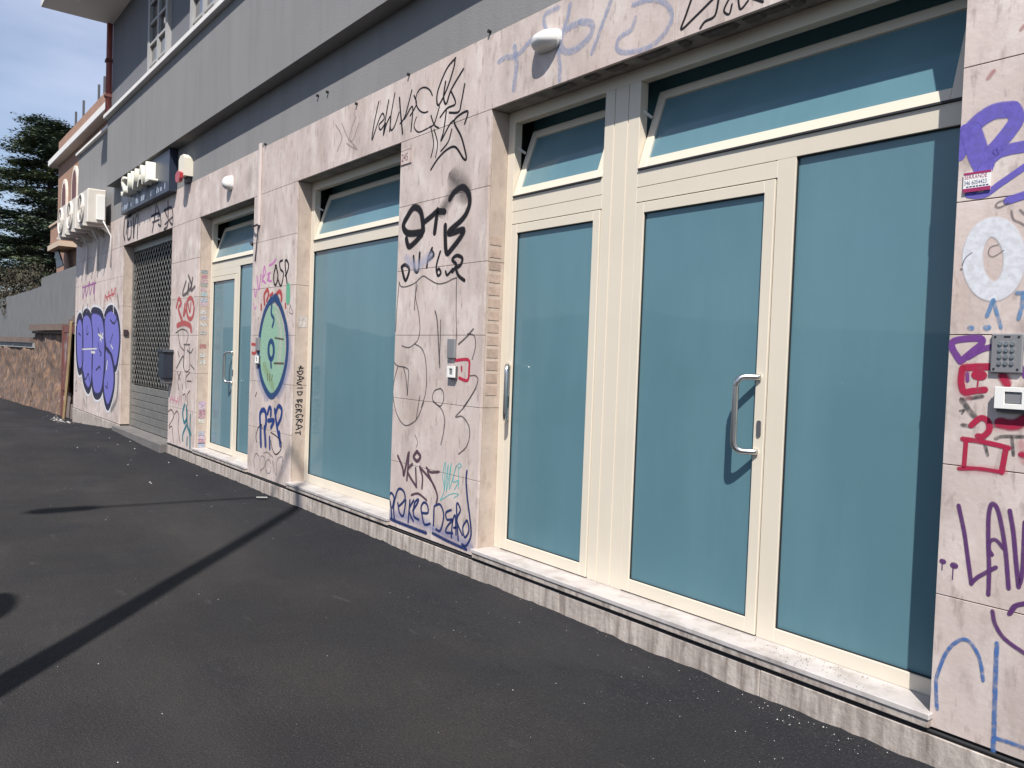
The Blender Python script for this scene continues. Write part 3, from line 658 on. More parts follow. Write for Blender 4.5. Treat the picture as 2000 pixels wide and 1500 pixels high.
t = Tag(*r2).stroke(66, (738, 1298)).done(paint('steel_blue', (.12, .25, .45), .85, .6), 'steel blue dot just left of the arrow foot')
t = Tag(*r2).stroke(46, (1040, 960), (1110, 955)).stroke(50, (1095, 970), (1085, 1080), (1050, 1205), soft=.5).done(paint('steel_blue', (.12, .25, .45), .85, .6), 'steel blue hooked stroke at the edge of the right pillar')
t = Tag(*r2).stroke(20, (905, 55), (850, 75), (825, 110), (860, 125), (950, 85)).stroke(22, (980, 160), (1000, 240), (1060, 270), (1110, 300)).stroke(24, (1065, 150), (1110, 190)).stroke(12, (850, 490), (780, 510), (755, 570), (800, 605), (905, 545)).stroke(12, (590, 570), (530, 620), (500, 690)).stroke(24, (488, 728)).done(KF, 'grey marker loops around the white letter O')
t = Tag(*r3)
t.stroke(66, (480, 375), (415, 275), (395, 210), (440, 172), (600, 152), (690, 162), (680, 215), (600, 280), (500, 365), soft=.15).stroke(60, (560, 335), (680, 265), (800, 235), soft=.15)
t.done(paint('purple', (.15, .05, .23)), 'purple loop beside the steel keypad')
t = Tag(*r3).stroke(40, (548, 500), (550, 565)).done(paint('purple', (.15, .05, .23)), 'short purple drip inside the upper crimson shape')
t = Tag(*r3).stroke(40, (1085, 270), (1110, 200)).done(paint('purple', (.15, .05, .23)), 'purple stroke at the upper right of the steel keypad')
t = Tag(*r3).stroke(50, (1080, 440), (1110, 520), soft=.2)
t.done(paint('purple', (.15, .05, .23)), 'purple stroke at the lower right of the steel keypad')
t = Tag(*r3)
t.stroke(66, (500, 760), (585, 880), (620, 910), soft=.5).stroke(46, (520, 745), (690, 720), soft=.5).stroke(46, (505, 1000), (580, 1012), soft=.5).stroke(36, (705, 1110), (745, 1290), soft=.4).stroke(40, (830, 1130), (900, 1110), (1110, 1115), soft=.4).stroke(36, (985, 1130), (1000, 1290), soft=.4).stroke(26, (480, 860), (520, 850), (500, 885), soft=.6).stroke(34, (790, 1010), (860, 1010))
t.done(paint('grey_black', (.05, .05, .055), .75, .6), 'smudged dark marker strokes under the white box on the right pillar')
t = Tag(*r3).stroke(150, (520, 460), (480, 600), (540, 690), soft=.97).stroke(170, (860, 1000), (1080, 980), soft=.97).stroke(120, (510, 1420), (880, 1450), soft=.97).stroke(120, (1080, 1200), (1100, 1330), soft=.97).done(paint('red_mist', (.55, .10, .16), .30), 'red overspray on the right pillar')
t = Tag(*r3)
t.stroke(72, (515, 440), (640, 432), (770, 430), soft=.2).stroke(66, (500, 450), (488, 570), (515, 675), (600, 668), (715, 655), soft=.2).stroke(95, (640, 510), (690, 515), soft=.15).stroke(18, (655, 560), (648, 620)).stroke(110, (900, 530), (930, 580), soft=.6)
t.stroke(62, (590, 1000), (680, 930), (750, 965), (762, 1050), (705, 1108), (655, 1108), soft=.25).stroke(120, (880, 980), (1000, 1000), (1110, 950), soft=.4)
t.stroke(50, (505, 1135), (680, 1160), (820, 1190), (950, 1222), soft=.2).stroke(46, (535, 1165), (525, 1300), (517, 1400), soft=.2).stroke(40, (470, 1425), (660, 1425), (880, 1460), soft=.3).stroke(56, (925, 1235), (905, 1350), (885, 1455), soft=.2).stroke(80, (1090, 1290), soft=.7)
t.done(paint('crimson', (.36, .018, .055)), 'crimson painted shapes around the white box on the right pillar')
t = Tag(*r4); PU = paint('aubergine', (.095, .035, .13))
t.stroke(46, (465, 440), (520, 700), (565, 1030), (588, 1195)).stroke(44, (590, 1190), (650, 1135), (740, 1085), (825, 1040)).stroke(46, (755, 1300), (762, 1050), (755, 800), (758, 540), (788, 420), (840, 460), (885, 640), (925, 900), (952, 1240))
t.stroke(40, (790, 912), (762, 860), (772, 785), (830, 772), (900, 850)).stroke(48, (965, 490), (1000, 700), (1022, 950), (1050, 1225)).stroke(44, (1052, 1220), (1085, 1090), (1110, 600)).stroke(56, (307, 980)).stroke(66, (417, 1020)).stroke(11, (305, 990), (302, 1062)).stroke(13, (412, 1030), (404, 1155))
t.stroke(44, (960, 1490), (1010, 1415), (1110, 1390))
t.o = r5
t.stroke(38, (1025, 190), (1050, 300), (1130, 420), (1290, 535)).stroke(30, (1180, 205), (1225, 145), (1290, 130))
t.done(PU, 'tall aubergine letters LAV low on the right pillar')
t = Tag(*r5)
t.stroke(36, (560, 1000), (552, 790), (575, 680), (645, 520), (740, 432), (820, 432), (890, 520), (930, 640), (945, 760), soft=.4).stroke(44, (1062, 460), (1055, 600), (1047, 850), (1040, 1100), (1030, 1360), soft=.4).stroke(40, (1040, 1245), (1150, 1280), (1290, 1330), soft=.5)
t.done(paint('mid_blue', (.055, .14, .36), .9, .6), 'blue curved letters at the foot of the right pillar')

# main lintel
t = Tag(*R8); PB = paint('washed_blue', (.30, .35, .50), .62, .6); W = 34
t.stroke(W, (85, 400), (130, 372), (200, 360), (290, 265), soft=.5).stroke(40, (185, 310), (197, 420), (180, 575), soft=.5).stroke(W, (470, 50), (385, 95), (385, 180), (430, 250), soft=.6).stroke(W, (545, 30), (530, 120), (490, 220), (470, 320), (480, 440), (478, 520), soft=.5)
t.stroke(42, (600, 150), (530, 185), (485, 260), (505, 330), (580, 322), (675, 235), (690, 155), (620, 140), soft=.4).stroke(W, (815, -5), (770, 120), (690, 340), soft=.5).stroke(36, (960, 30), (1080, -5), (1180, 30), (1208, 120), (1150, 230), (1050, 310), (905, 340), (850, 310), (872, 240), (945, 192), (970, 120), soft=.5)
t.done(PB, 'washed out pale blue lettering on the lintel of the main shopfront')
t = Tag(*R8).stroke(17, (1345, -30), (1300, 100), (1270, 192), (1360, 110), (1490, -20)).stroke(17, (1515, -20), (1490, 100), (1425, 140), (1395, 182)).stroke(15, (1585, -15), (1548, 68), (1582, 92), (1600, 30)).stroke(15, (1640, -20), (1655, 60), (1705, 5)).stroke(20, (1740, -10), (1800, 10)).done(K, 'angular black tag on the lintel above the main door')
t = Tag(*R5).stroke(9, (20, 480), (60, 560), (30, 650)).stroke(9, (150, 430), (110, 560), (160, 640), (90, 600)).stroke(8, (60, 470), (120, 590), (170, 470)).done(paint('ghost_grey', (.30, .26, .25), .5), 'ghostly grey scribble on the lintel of the middle shopfront')

# pillar left of the middle shopfront
p2, p2b = (480, 500, 5), (480, 770, 6.52)
t = Tag(*p2).stroke(15, (112, 200), (128, 330), (150, 190)).stroke(15, (165, 250), (182, 100), (192, 170), (165, 225), (192, 262)).stroke(15, (240, 165), (215, 180), (232, 205), (212, 232), (250, 245)).stroke(16, (232, 90), (262, 75), (292, 35)).stroke(12, (85, 320), (95, 400), (108, 330)).stroke(8, (78, 460), (88, 520), (104, 490)).done(paint('pink', (.55, .18, .46), .85), 'pink letters on the pillar left of the middle shopfront')
t = Tag(*p2).stroke(16, (300, 95), (276, 170), (278, 262), (296, 280), (316, 200), (300, 110), (290, 92)).stroke(15, (360, 42), (332, 62), (340, 128), (370, 170), (345, 292), (312, 215)).stroke(17, (388, 190), (402, 168), (420, 95), (402, 42), (386, 62), (395, 180), (408, 292)).done(K, 'black letters OSP above the green egg')
t = Tag(*p2).stroke(26, (185, 465), (182, 380), (212, 330), (224, 370), (208, 432)).stroke(30, (285, 395), (330, 345), (350, 385), (350, 425)).stroke(24, (240, 385), (262, 365)).stroke(24, (152, 480), (152, 515)).stroke(22, (390, 470), (390, 500)).done(paint('brick_red', (.42, .05, .05), .85), 'red curls around the top of the green egg')
t = Tag(*p2).stroke(20, (62, 860), (100, 870), (110, 910), (90, 950), (65, 945)).done(paint('brick_red', (.42, .05, .05), .85), 'red hook left of the small white key switch')
t = Tag(*p2).stroke(60, (416, 312), (414, 425), soft=.12).done(paint('mint', (.13, .42, .26), .85), 'mint green blob beside the green egg')
t = Tag(*p2).stroke(95, (395, 700), (425, 900), (400, 1150), (330, 1330), soft=.95).stroke(95, (120, 1050), (140, 1200), (200, 1350), soft=.95).done(paint('egg_mist', (.13, .2, .45), .4), 'blue overspray around the green egg')
t = Tag(*p2).fill((268, 470), (330, 540), (372, 700), (388, 880), (370, 1090), (320, 1270), (245, 1365), (180, 1270), (140, 1080), (140, 860), (175, 650), (220, 520)).done(paint('pale_green', (.27, .46, .34), .86, .18), 'pale green egg painted on the pillar')
t = Tag(*p2).stroke(110, (330, 640), (345, 800), (330, 1000), soft=.9).stroke(70, (300, 560), (320, 620), soft=.9).done(paint('egg_pale', (.55, .58, .50), .55), 'pale worn patch inside the green egg')
t = Tag(*p2).stroke(80, (190, 1090), (230, 1180), (260, 1260), soft=.9).done(paint('egg_olive', (.30, .36, .12), .35), 'olive tint at the bottom of the green egg')
t = Tag(*p2).stroke(42, (245, 430), (190, 540), (150, 700), (130, 880), (132, 1050), (165, 1230), (245, 1370), (325, 1290), (385, 1100), (408, 880), (395, 690), (350, 520), (300, 410), soft=.35).stroke(60, (250, 440), (285, 410), (315, 440), soft=.5)
t.stroke(34, *ell(250, 920, 26, 88, 14), closed=True, soft=.3).stroke(24, (255, 495), (252, 565), (277, 620), (262, 688)).stroke(30, (245, 1010), (250, 1080), soft=.7)
t.done(paint('egg_blue', (.022, .058, .155)), 'dark blue outline and eye of the green egg')
t = Tag(*p2).stroke(9, (215, 1150), (215, 1212)).stroke(9, (238, 1150), (234, 1222)).stroke(9, (262, 1160), (254, 1212)).stroke(14, (288, 800), (370, 815), soft=.6).stroke(16, (280, 1048), (370, 1050), soft=.6).stroke(5, (430, 470), (462, 560), (425, 545), (440, 480)).stroke(8, (126, 605), (126, 615)).stroke(10, (108, 1335), (95, 1370)).done(paint('brown', (.09, .06, .045), .8), 'small brown marks on and around the green egg')
t = Tag(*p2b)
t.stroke(44, (188, 400), (183, 260), (215, 200), (252, 225), (262, 350), (245, 440)).stroke(40, (282, 240), (302, 172), (322, 190), (320, 265)).stroke(40, (372, 200), (400, 420), (440, 610)).stroke(40, (385, 235), (420, 150), (460, 195), (450, 300), (412, 385)).stroke(40, (290, 335), (362, 335), (325, 420))
t.stroke(55, (190, 420), (192, 560), (195, 640), soft=.7).stroke(55, (240, 440), (250, 560), (252, 640), soft=.7).stroke(45, (305, 560), (308, 680), soft=.8).stroke(50, (430, 500), (440, 640), soft=.7)
t.done(paint('royal_blue', (.014, .040, .175)), 'royal blue letters below the green egg')
t = Tag(*p2b).stroke(10, (210, 440), (203, 385), (160, 430), (132, 530), (142, 610)).done(K, 'thin black hook left of the royal blue letters')
t = Tag(*p2b).stroke(11, (322, 485), (400, 540), (460, 622), (440, 720), (382, 765), (342, 700), (322, 590)).done(K, 'thin black loop over the royal blue letters')
t = Tag(*p2b).stroke(9, (172, 790), (135, 752), (106, 820), (112, 930)).stroke(9, (190, 1010), (182, 840), (212, 782), (246, 830), (240, 920), (190, 970)).stroke(9, *ell(290, 920, 36, 88, 14)).stroke(10, (230, 750), (282, 740), (346, 802)).stroke(9, (345, 850), (352, 1000)).stroke(9, (348, 850), (388, 1030), (400, 850), (440, 800), (470, 812), (462, 940)).done(paint('pencil', (.10, .09, .12), .6), 'faint grey outlined letters at the foot of the pillar')

# pillar right of the grille
q1, q2 = (320, 580, 4.69), (0, 400, 3)
t = Tag(*q1).stroke(24, (118, 90), (138, 15), (160, 60), (135, 110), (168, 215)).stroke(22, (195, 70), (182, 170), (202, 120)).stroke(24, *ell(243, 105, 34, 98, 14)).stroke(16, (225, 70), (240, 140), (250, 60)).stroke(30, (125, 262), (182, 240), (240, 262), (252, 305)).done(paint('faded_red', (.42, .09, .09), .9), 'red round letters on the pillar right of the grille')
t = Tag(*q2).stroke(12, (1090, 450), (1070, 525), (1098, 512), (1108, 455), (1102, 520)).stroke(12, (1105, 415), (1122, 470), (1110, 500)).stroke(12, (1130, 430), (1120, 500), (1142, 480)).done(KG, 'small black tag above the red round letters')
t = Tag(*q1).stroke(8, (110, 330), (170, 295), (222, 330), (210, 420)).stroke(8, (130, 320), (150, 440), (185, 490)).stroke(9, (185, 435), (238, 435)).stroke(8, (192, 440), (185, 655), (235, 660), (232, 440)).stroke(9, (215, 485), (245, 512), (268, 475)).stroke(11, (118, 650), (178, 540), (180, 640)).stroke(8, (245, 620), (278, 660))
t.stroke(9, (125, 690), (150, 760)).stroke(9, (155, 690), (130, 770), (140, 850)).stroke(9, (215, 770), (252, 772)).stroke(9, (240, 690), (205, 740), (205, 830)).stroke(10, (172, 800), (175, 840)).stroke(9, (130, 500), (142, 545)).done(KG, 'scratchy dark scribbles beside the dark letterbox')
t = Tag(*q1).stroke(9, (55, 960), (75, 905), (85, 970), (100, 910), (110, 980), (130, 920)).stroke(8, (60, 930), (140, 960)).stroke(8, (135, 990), (150, 905), (168, 990)).done(paint('rose', (.60, .28, .36), .7), 'pale pink scrawl below the dark letterbox')
t = Tag(*q1).stroke(8, (42, 1050), (70, 1032), (92, 1090), (48, 1180)).stroke(8, (50, 1200), (75, 1190), (88, 1330)).stroke(8, (98, 1075), (120, 1045), (138, 1090), (132, 1200), (150, 1330)).stroke(7, (220, 990), (215, 900), (240, 860)).stroke(7, (175, 900), (195, 890), (205, 950)).done(paint('maroon', (.13, .04, .06), .8), 'thin maroon arches at the foot of the pillar right of the grille')
t = Tag(*q1).stroke(20, (190, 990), (174, 1060), (188, 1150), (212, 1100), (207, 1000)).stroke(22, (212, 1040), (215, 1170), (238, 1250), (240, 1380), soft=.5).stroke(14, (246, 1080), (240, 1200), (250, 1262)).stroke(18, (205, 1180), (176, 1255), (174, 1310)).stroke(18, (215, 1290), (212, 1350), soft=.6).done(paint('teal', (.02, .16, .20), .95), 'teal tag at the foot of the pillar right of the grille')

# far end wall: purple bubble letters
e0 = (140, 520, 4.286)
LOBES = [[(45, 500), (72, 432), (94, 520), (97, 700), (92, 830), (62, 862), (44, 720)],
         [(96, 440), (128, 398), (162, 450), (176, 600), (174, 850), (160, 980), (138, 1025), (104, 950), (88, 800), (92, 600)],
         [(166, 410), (212, 388), (258, 435), (276, 600), (272, 850), (252, 1030), (215, 1075), (182, 1030), (170, 850), (178, 600)],
         [(278, 440), (330, 365), (382, 430), (402, 600), (385, 780), (362, 845), (335, 740), (290, 680)],
         [(285, 700), (320, 720), (352, 860), (350, 1020), (308, 1165), (278, 1100), (268, 980), (282, 850)]]
t = Tag(*e0)
for lb in LOBES: t.stroke(62, *lb, closed=True, soft=.2)
t.done(paint('chalk_white', (.64, .63, .66)), 'white halo of the purple bubble letters')
t = Tag(*e0)
for lb in LOBES: t.stroke(40, *lb, closed=True, soft=.12)
t.done(paint('ink', (.025, .025, .05)), 'dark outline of the purple bubble letters')
t = Tag(*e0)
for lb in LOBES: t.fill(*lb)
t.done(paint('periwinkle', (.155, .15, .46), 1, .12), 'purple bubble letters on the far end wall')
t = Tag(*e0)
for lb in LOBES: t.stroke(13, *lb, closed=True, soft=.25)
t.stroke(8, (60, 560), (75, 580)).stroke(8, (130, 500), (128, 570), (140, 560)).stroke(9, (222, 520), (235, 570), (258, 580)).stroke(8, (225, 640), (232, 700), (250, 730), (240, 750)).stroke(9, (205, 870), (235, 840), (240, 860)).stroke(9, (325, 450), (355, 480), (378, 440)).stroke(8, (345, 570), (325, 640)).stroke(8, (285, 1000), (300, 1020), (300, 970)).stroke(9, (100, 890), (115, 950), (140, 900), (150, 960)).stroke(10, (275, 600), (282, 700), (275, 880)).done(paint('ink_marks', (.03, .03, .07), .9), 'small dark strokes inside the purple bubble letters')
t = Tag(*e0).stroke(10, (225, 570), (262, 600)).stroke(10, (262, 565), (240, 615)).stroke(10, (245, 560), (248, 630)).stroke(6, (90, 695), (210, 690)).stroke(10, (165, 718), (195, 722)).stroke(12, (292, 860), (300, 800)).stroke(12, (350, 340), (352, 385)).stroke(8, (330, 660), (345, 690)).done(paint('highlight', (.68, .66, .58), .9), 'pale sparks painted on the purple bubble letters')
t = Tag(*e0).stroke(9, (95, 170), (96, 272), (114, 180), (124, 252), (150, 130), (154, 240), (180, 132), (184, 232), (196, 122), (190, 282)).stroke(6, (90, 180), (205, 140)).done(paint('mauve', (.30, .09, .28), .85), 'mauve jagged tag above the purple bubble letters')
t = Tag(*e0).stroke(8, (278, 292), (282, 240), (300, 282), (310, 210), (322, 272), (336, 190), (346, 250), (366, 180), (370, 250)).stroke(6, (285, 262), (360, 225)).done(paint('scarlet', (.50, .08, .10), .85), 'scarlet scrawl above the purple bubble letters')
t = Tag(*e0).stroke(30, (335, 1200), (375, 1120), (388, 1000), (390, 900), soft=.6).stroke(20, (95, 340), (90, 390), soft=.8).stroke(20, (135, 330), (130, 370), soft=.8).stroke(26, (385, 250), (395, 340), soft=.8).stroke(7, (38, 960), (30, 1030), (44, 1040), (42, 960)).stroke(8, (100, 1110), (115, 1170)).stroke(7, (125, 1090), (130, 1180)).done(paint('old_grey', (.17, .18, .18), .6), 'older grey paint around the purple bubble letters')
# lintel over the grille
s0 = (210, 290, 6.52)
t = Tag(*s0).stroke(20, (222, 890), (207, 1080), (222, 1160)).stroke(20, (262, 930), (240, 1080)).stroke(18, (268, 950), (258, 1150), (300, 1112), (302, 930)).stroke(20, (332, 890), (330, 1130)).stroke(18, (372, 850), (345, 1000), (335, 1130)).stroke(20, (392, 850), (380, 1140)).stroke(24, (225, 880), (300, 850))
t.done(paint('charcoal', (.045, .042, .055), .92), 'charcoal tag at the left end of the lintel under the shop sign')
t = Tag(*s0).stroke(20, (622, 720), (605, 870), (570, 1060)).stroke(18, (562, 862), (660, 830), (682, 980), (648, 965)).stroke(16, (575, 940), (660, 905)).stroke(16, (640, 740), (665, 840)).stroke(20, (772, 680), (770, 960), (722, 1030)).stroke(18, (722, 790), (820, 755), (832, 960), (795, 935)).stroke(16, (732, 965), (825, 875)).stroke(16, (735, 800), (760, 870))
t.done(paint('charcoal', (.045, .042, .055), .92), 'pair of charcoal signs at the right end of the lintel under the shop sign')
# writing scratched down the jamb and the house number
FONT = {'*': [((.5, .1), (.5, .9)), ((.1, .3), (.9, .7)), ((.1, .7), (.9, .3))], 'D': [((.1, 0), (.15, 1)), ((.1, 0), (.8, .25), (.85, .7), (.15, 1))], 'A': [((0, 1), (.45, 0), (.95, 1)), ((.15, .65), (.85, .6))],
        'V': [((0, 0), (.5, 1), (.95, 0))], 'I': [((.4, 0), (.5, 1))], 'B': [((.1, 0), (.1, 1)), ((.1, 0), (.75, .2), (.2, .48), (.85, .7), (.1, 1))], 'E': [((.9, 0), (.1, .05), (.1, 1), (.9, .95)), ((.1, .5), (.7, .45))],
        'R': [((.1, 1), (.1, 0), (.8, .2), (.15, .5), (.9, 1))], 'G': [((.85, .1), (.3, 0), (.05, .6), (.5, 1), (.85, .7), (.5, .6))], 'T': [((0, .05), (1, 0)), ((.5, 0), (.45, 1))]}
class JambTag(Tag):
    def wall(s, p): return p
    def at(s, w, pts):
        P = [Vector(p) for p in smooth(list(pts))]; rows = []; s.n += 1
        for i, p in enumerate(P):
            t = (P[min(i + 1, len(P) - 1)] - P[max(i - 1, 0)]).normalized(); nr = Vector((-t.y, t.x)); row = []
            for c, a_ in ((-1, 0), (-.6, 1), (.6, 1), (1, 0)):
                q = p + nr * c * w; v = s.bm.verts.new((-7.69 + .0012 + s.n * .00002, q.x, q.y)); v[s.al] = a_; row.append(v)
            rows.append(row)
        for a_, b_ in zip(rows, rows[1:]):
            for k_ in range(3): s.bm.faces.new((a_[k_], a_[k_ + 1], b_[k_ + 1], b_[k_]))
t = JambTag(0, 0, 1); rj = random.Random(5); z = 1.36
for ch in '*DAVID BERGRAT':
    if ch == ' ': z -= .02; continue
    hgt, wid = rj.uniform(.055, .075), rj.uniform(.038, .050); y0 = D + .05 + rj.uniform(-.006, .006)
    for st in FONT[ch]:      # written downwards, letter tops towards the glass
        t.at(.0065, [(y0 + hgt * (1 - b_) + rj.gauss(0, .003), z - wid * a_ + rj.gauss(0, .003)) for a_, b_ in st])
    z -= wid + .008
t.done(K, 'black handwriting running down the jamb of the middle shopfront')
NUMM = mat('engraved_number_red', (.16, .06, .05), .8)
hn = thing('house_number', 'small square stone plate engraved 245 by the middle shopfront', 'number plate', (-5.59, D, 2.975))
boxes('plate', [(-5.668, -5.512, D - .006, D - .0008, 2.972, 3.088)], STONE, hn, bev=.002)
boxes('plate_border', [(-5.668, -5.512, D - .0072, D - .0062, 3.083, 3.0855), (-5.668, -5.512, D - .0072, D - .0062, 2.9745, 2.977), (-5.6675, -5.665, D - .0072, D - .0062, 2.9772, 3.0828), (-5.515, -5.5125, D - .0072, D - .0062, 2.9772, 3.0828)], NUMM, hn)
text_mesh('digits', '245', .085, NUMM, facing(-5.655, D - .0068, 3.000, .78, 1), hn)

for px, py in ((800, 146), (641, 180), (622, 187), (698, 203), (958, 62), (520, 282)):
    x, z = fp(px, py); bm = bmesh.new(); tube(bm, [(x, D + .0005, z), (x, D - .02, z)], .012, 8); obj('bolt', bm, GASKET, B)
# ================================================================== things fixed to the walls
def slab(name, pxs, y0, y1, m, parent, bev=.004):
    P = [fp(*p) for p in pxs]; x0, x1 = min(p[0] for p in P), max(p[0] for p in P); z0, z1 = min(p[1] for p in P), max(p[1] for p in P)
    bm = bmesh.new(); box(bm, x0, x1, y0, y1, z0, z1, bev); return obj(name, bm, m, parent)
# keypad on the right pillar
kp = thing('keypad', 'dark grey steel keypad with twelve buttons on the right pillar', 'keypad', (-1.25, D, 1.52))
kx0, kx1, kz0, kz1 = -1.300, -1.194, 1.515, 1.657
boxes('faceplate', [(kx0, kx1, D - .014, D - .0006, kz0, kz1)], PLASTIC_M, kp, bev=.004)
for i in range(3):
    for j in range(4):
        bm = bmesh.new(); cx, cz = kx0 + .033 + i * .0205, kz1 - .036 - j * .0235
        tube(bm, [(cx, D - .0138, cz), (cx, D - .0185, cz)], .0072, 10); obj('button', bm, STEEL, kp)
for cx, cz in ((kx0 + .014, kz1 - .012), (kx1 - .014, kz1 - .012), (kx0 + .014, kz0 + .014), (kx1 - .014, kz0 + .014)):
    bm = bmesh.new(); tube(bm, [(cx, D - .0138, cz), (cx, D - .0155, cz)], .0042, 8); obj('screw', bm, GASKET, kp)
boxes('indicator', [(-1.257, -1.236, D - .0150, D - .0139, kz1 - .0145, kz1 - .0085)], GASKET, kp)
def keyswitch(name, label, x0, x1, z0, z1, dep, low):
    k = thing(name, label, 'key switch', ((x0 + x1) / 2, D, z0), 'white key switch boxes beside the shutters')
    boxes('base_box', [(x0, x1, D - dep + .0125, D - .0006, z0 - low, z1)], PLASTIC_G, k, bev=.002)
    cx0, cx1 = x0 + (x1 - x0) * .26, x1 - (x1 - x0) * .26
    zz0, zz1 = z0 + (z1 - z0) * .24, z1 - (z1 - z0) * .22
    boxes('cover', [(x0 - .003, cx0, D - dep, D - dep + .012, z0, z1), (cx1, x1 + .003, D - dep, D - dep + .012, z0, z1), (cx0, cx1, D - dep, D - dep + .012, z0, zz0), (cx0, cx1, D - dep, D - dep + .012, zz1, z1)], PLASTIC_W, k, bev=.0012)
    boxes('rocker', [(cx0 + .002, cx1 - .002, D - dep + .005, D - dep + .0124, zz0 + .002, zz1 - .002)], PLASTIC_M, k, bev=.001)
keyswitch('key_switch', 'large white key switch box under the keypad on the right pillar', -1.268, -1.152, 1.388, 1.466, .034, .012)
keyswitch('key_switch', 'white key switch box with dark window on the pillar left of the main shopfront', -4.865, -4.775, 1.355, 1.435, .034, .012)
keyswitch('key_switch', 'small white key switch box on the edge of the green egg', -8.625, -8.545, 1.355, 1.435, .034, .012)
for label, x0, x1 in (('flat dark grey box above the switch left of the main shopfront', -4.895, -4.800), ('flat dark grey box above the switch on the green egg', -8.652, -8.563)):
    o = boxes('junction_box', [(x0, x1, D - .022, D - .0006, 1.490, 1.628)], PLASTIC_M, None, bev=.004); tag(o, label, 'box', 'flat grey boxes above the switches')
# round and oval wall lamps
def lamp(name, label, cx, cz, rx, rz, dep):
    k = thing(name, label, 'wall light', (cx, D, cz - rz), 'white bulkhead wall lights')
    bm = bmesh.new(); prism(bm, [(cx + rx * 1.04 * math.copysign(abs(math.cos(t)) ** .7, math.cos(t)), cz + rz * 1.04 * math.copysign(abs(math.sin(t)) ** .7, math.sin(t))) for t in [i * math.pi / 14 for i in range(28)]], D - .022, D - .0006); obj('lamp_base', bm, PLASTIC_W, k)
    bm = bmesh.new(); rings = []
    for s_ in range(6):
        a = s_ / 5 * math.pi / 2; k_ = math.cos(a); yy = D - .0225 - (dep - .022) * math.sin(a)
        rings.append([bm.verts.new((cx + rx * max(k_, .04) * math.copysign(abs(math.cos(t)) ** .75, math.cos(t)), yy, cz + rz * max(k_, .04) * math.copysign(abs(math.sin(t)) ** .75, math.sin(t)))) for t in [i * math.pi / 14 for i in range(28)]])
    for r0, r1_ in zip(rings, rings[1:]):
        for i in range(28): bm.faces.new((r0[i], r0[(i + 1) % 28], r1_[(i + 1) % 28], r1_[i]))
    bm.faces.new(rings[-1]); obj('lamp_cover', bm, mat('opal_white_glass', (.70, .69, .66), .3), k, smooth=True)
lamp('wall_light', 'oval white bulkhead light on the lintel of the main shopfront', -3.905, 3.437, .115, .058, .10)
lamp('wall_light', 'round white bulkhead light above the far door', -9.64, 3.42, .080, .080, .10)
# alarm siren
sx0, sx1 = -11.40, -11.14
k = thing('alarm_siren', 'cream alarm siren box with red lamp beside the shop sign', 'alarm', (-11.27, D, 3.66))
bm = bmesh.new(); prism(bm, [(sx0, 3.73), (sx1, 3.73), (sx1, 3.96), (sx1 - .06, 4.01), (sx0 + .06, 4.01), (sx0, 3.96)], D - .11, D + .0015); obj('siren_housing', bm, PLASTIC_C, k)
bm = bmesh.new(); prism(bm, [(sx0 + .02, 3.70), (sx0 + .06, 3.655), (sx0 + .18, 3.655), (sx0 + .22, 3.70), (sx0 + .22, 3.765), (sx0 + .12, 3.80), (sx0 + .02, 3.765)], D - .155, D - .1105); obj('red_lamp', bm, REDLENS, k)
boxes('mounting_plate', [(sx0 + .05, sx1 - .05, D - .05, D + .0015, 3.662, 3.7295)], PLASTIC_G, k)
# shop sign
SXa, SXb = -14.66, -11.85; SY = D - .11; szb, szt = 3.625, 4.205
k = thing('shop_sign', 'dark navy sign box with raised cream letters over the grille', 'sign', (-13.3, D, szb))
boxes('sign_box', [(SXa, SXb, SY, D + .0005 - .002, szb, szt)], NAVY, k, bev=.004)
LET = mat('cream_letter_faces', (.66, .64, .55), .5, var=.06)
lx = -14.12
for ch, wd in (('S', .40), ('I', .24), ('V', .42), ('A', .42), ('L', .40)):
    text_mesh('letter', ch, .43, LET, facing(lx, SY - .066, 3.83, 1.12, 1), k, .064); lx += wd
SM = mat('pale_sign_lettering', (.30, .34, .42), .6)
for i in range(24):
    x = -14.55 + i * .108
    if i in (6, 14, 15, 22): continue
    h = random.uniform(.05, .09)
    bm = bmesh.new(); box(bm, x, x + random.uniform(.03, .08), SY - .003, SY - .0008, 3.675, 3.675 + h)
    obj('small_lettering', bm, SM, k)
# letterbox
k = thing('letterbox', 'dark blue metal letterbox hung at the edge of the grille', 'letterbox', (-12.0, D, 1.0))
boxes('box_body', [(-12.10, -11.83, D - .13, D - .0008, 1.06, 1.42)], MAILM, k, bev=.006)
bm = bmesh.new(); prism(bm, [(-12.12, 1.421), (-11.81, 1.421), (-11.83, 1.455), (-12.10, 1.455)], D - .145, D - .0008); obj('lid', bm, MAILM, k)
boxes('newspaper_slot', [(-12.06, -11.86, D - .11, D - .0008, .985, 1.0585)], PLASTIC_G, k, bev=.004)
o = boxes('doorbell', [(-14.9685, -14.94, D + .03, D + .10, 1.66, 1.755)], mat('brown_plastic', (.05, .03, .035), .5), None, bev=.004); tag(o, 'small dark doorbell on the jamb left of the grille', 'doorbell')
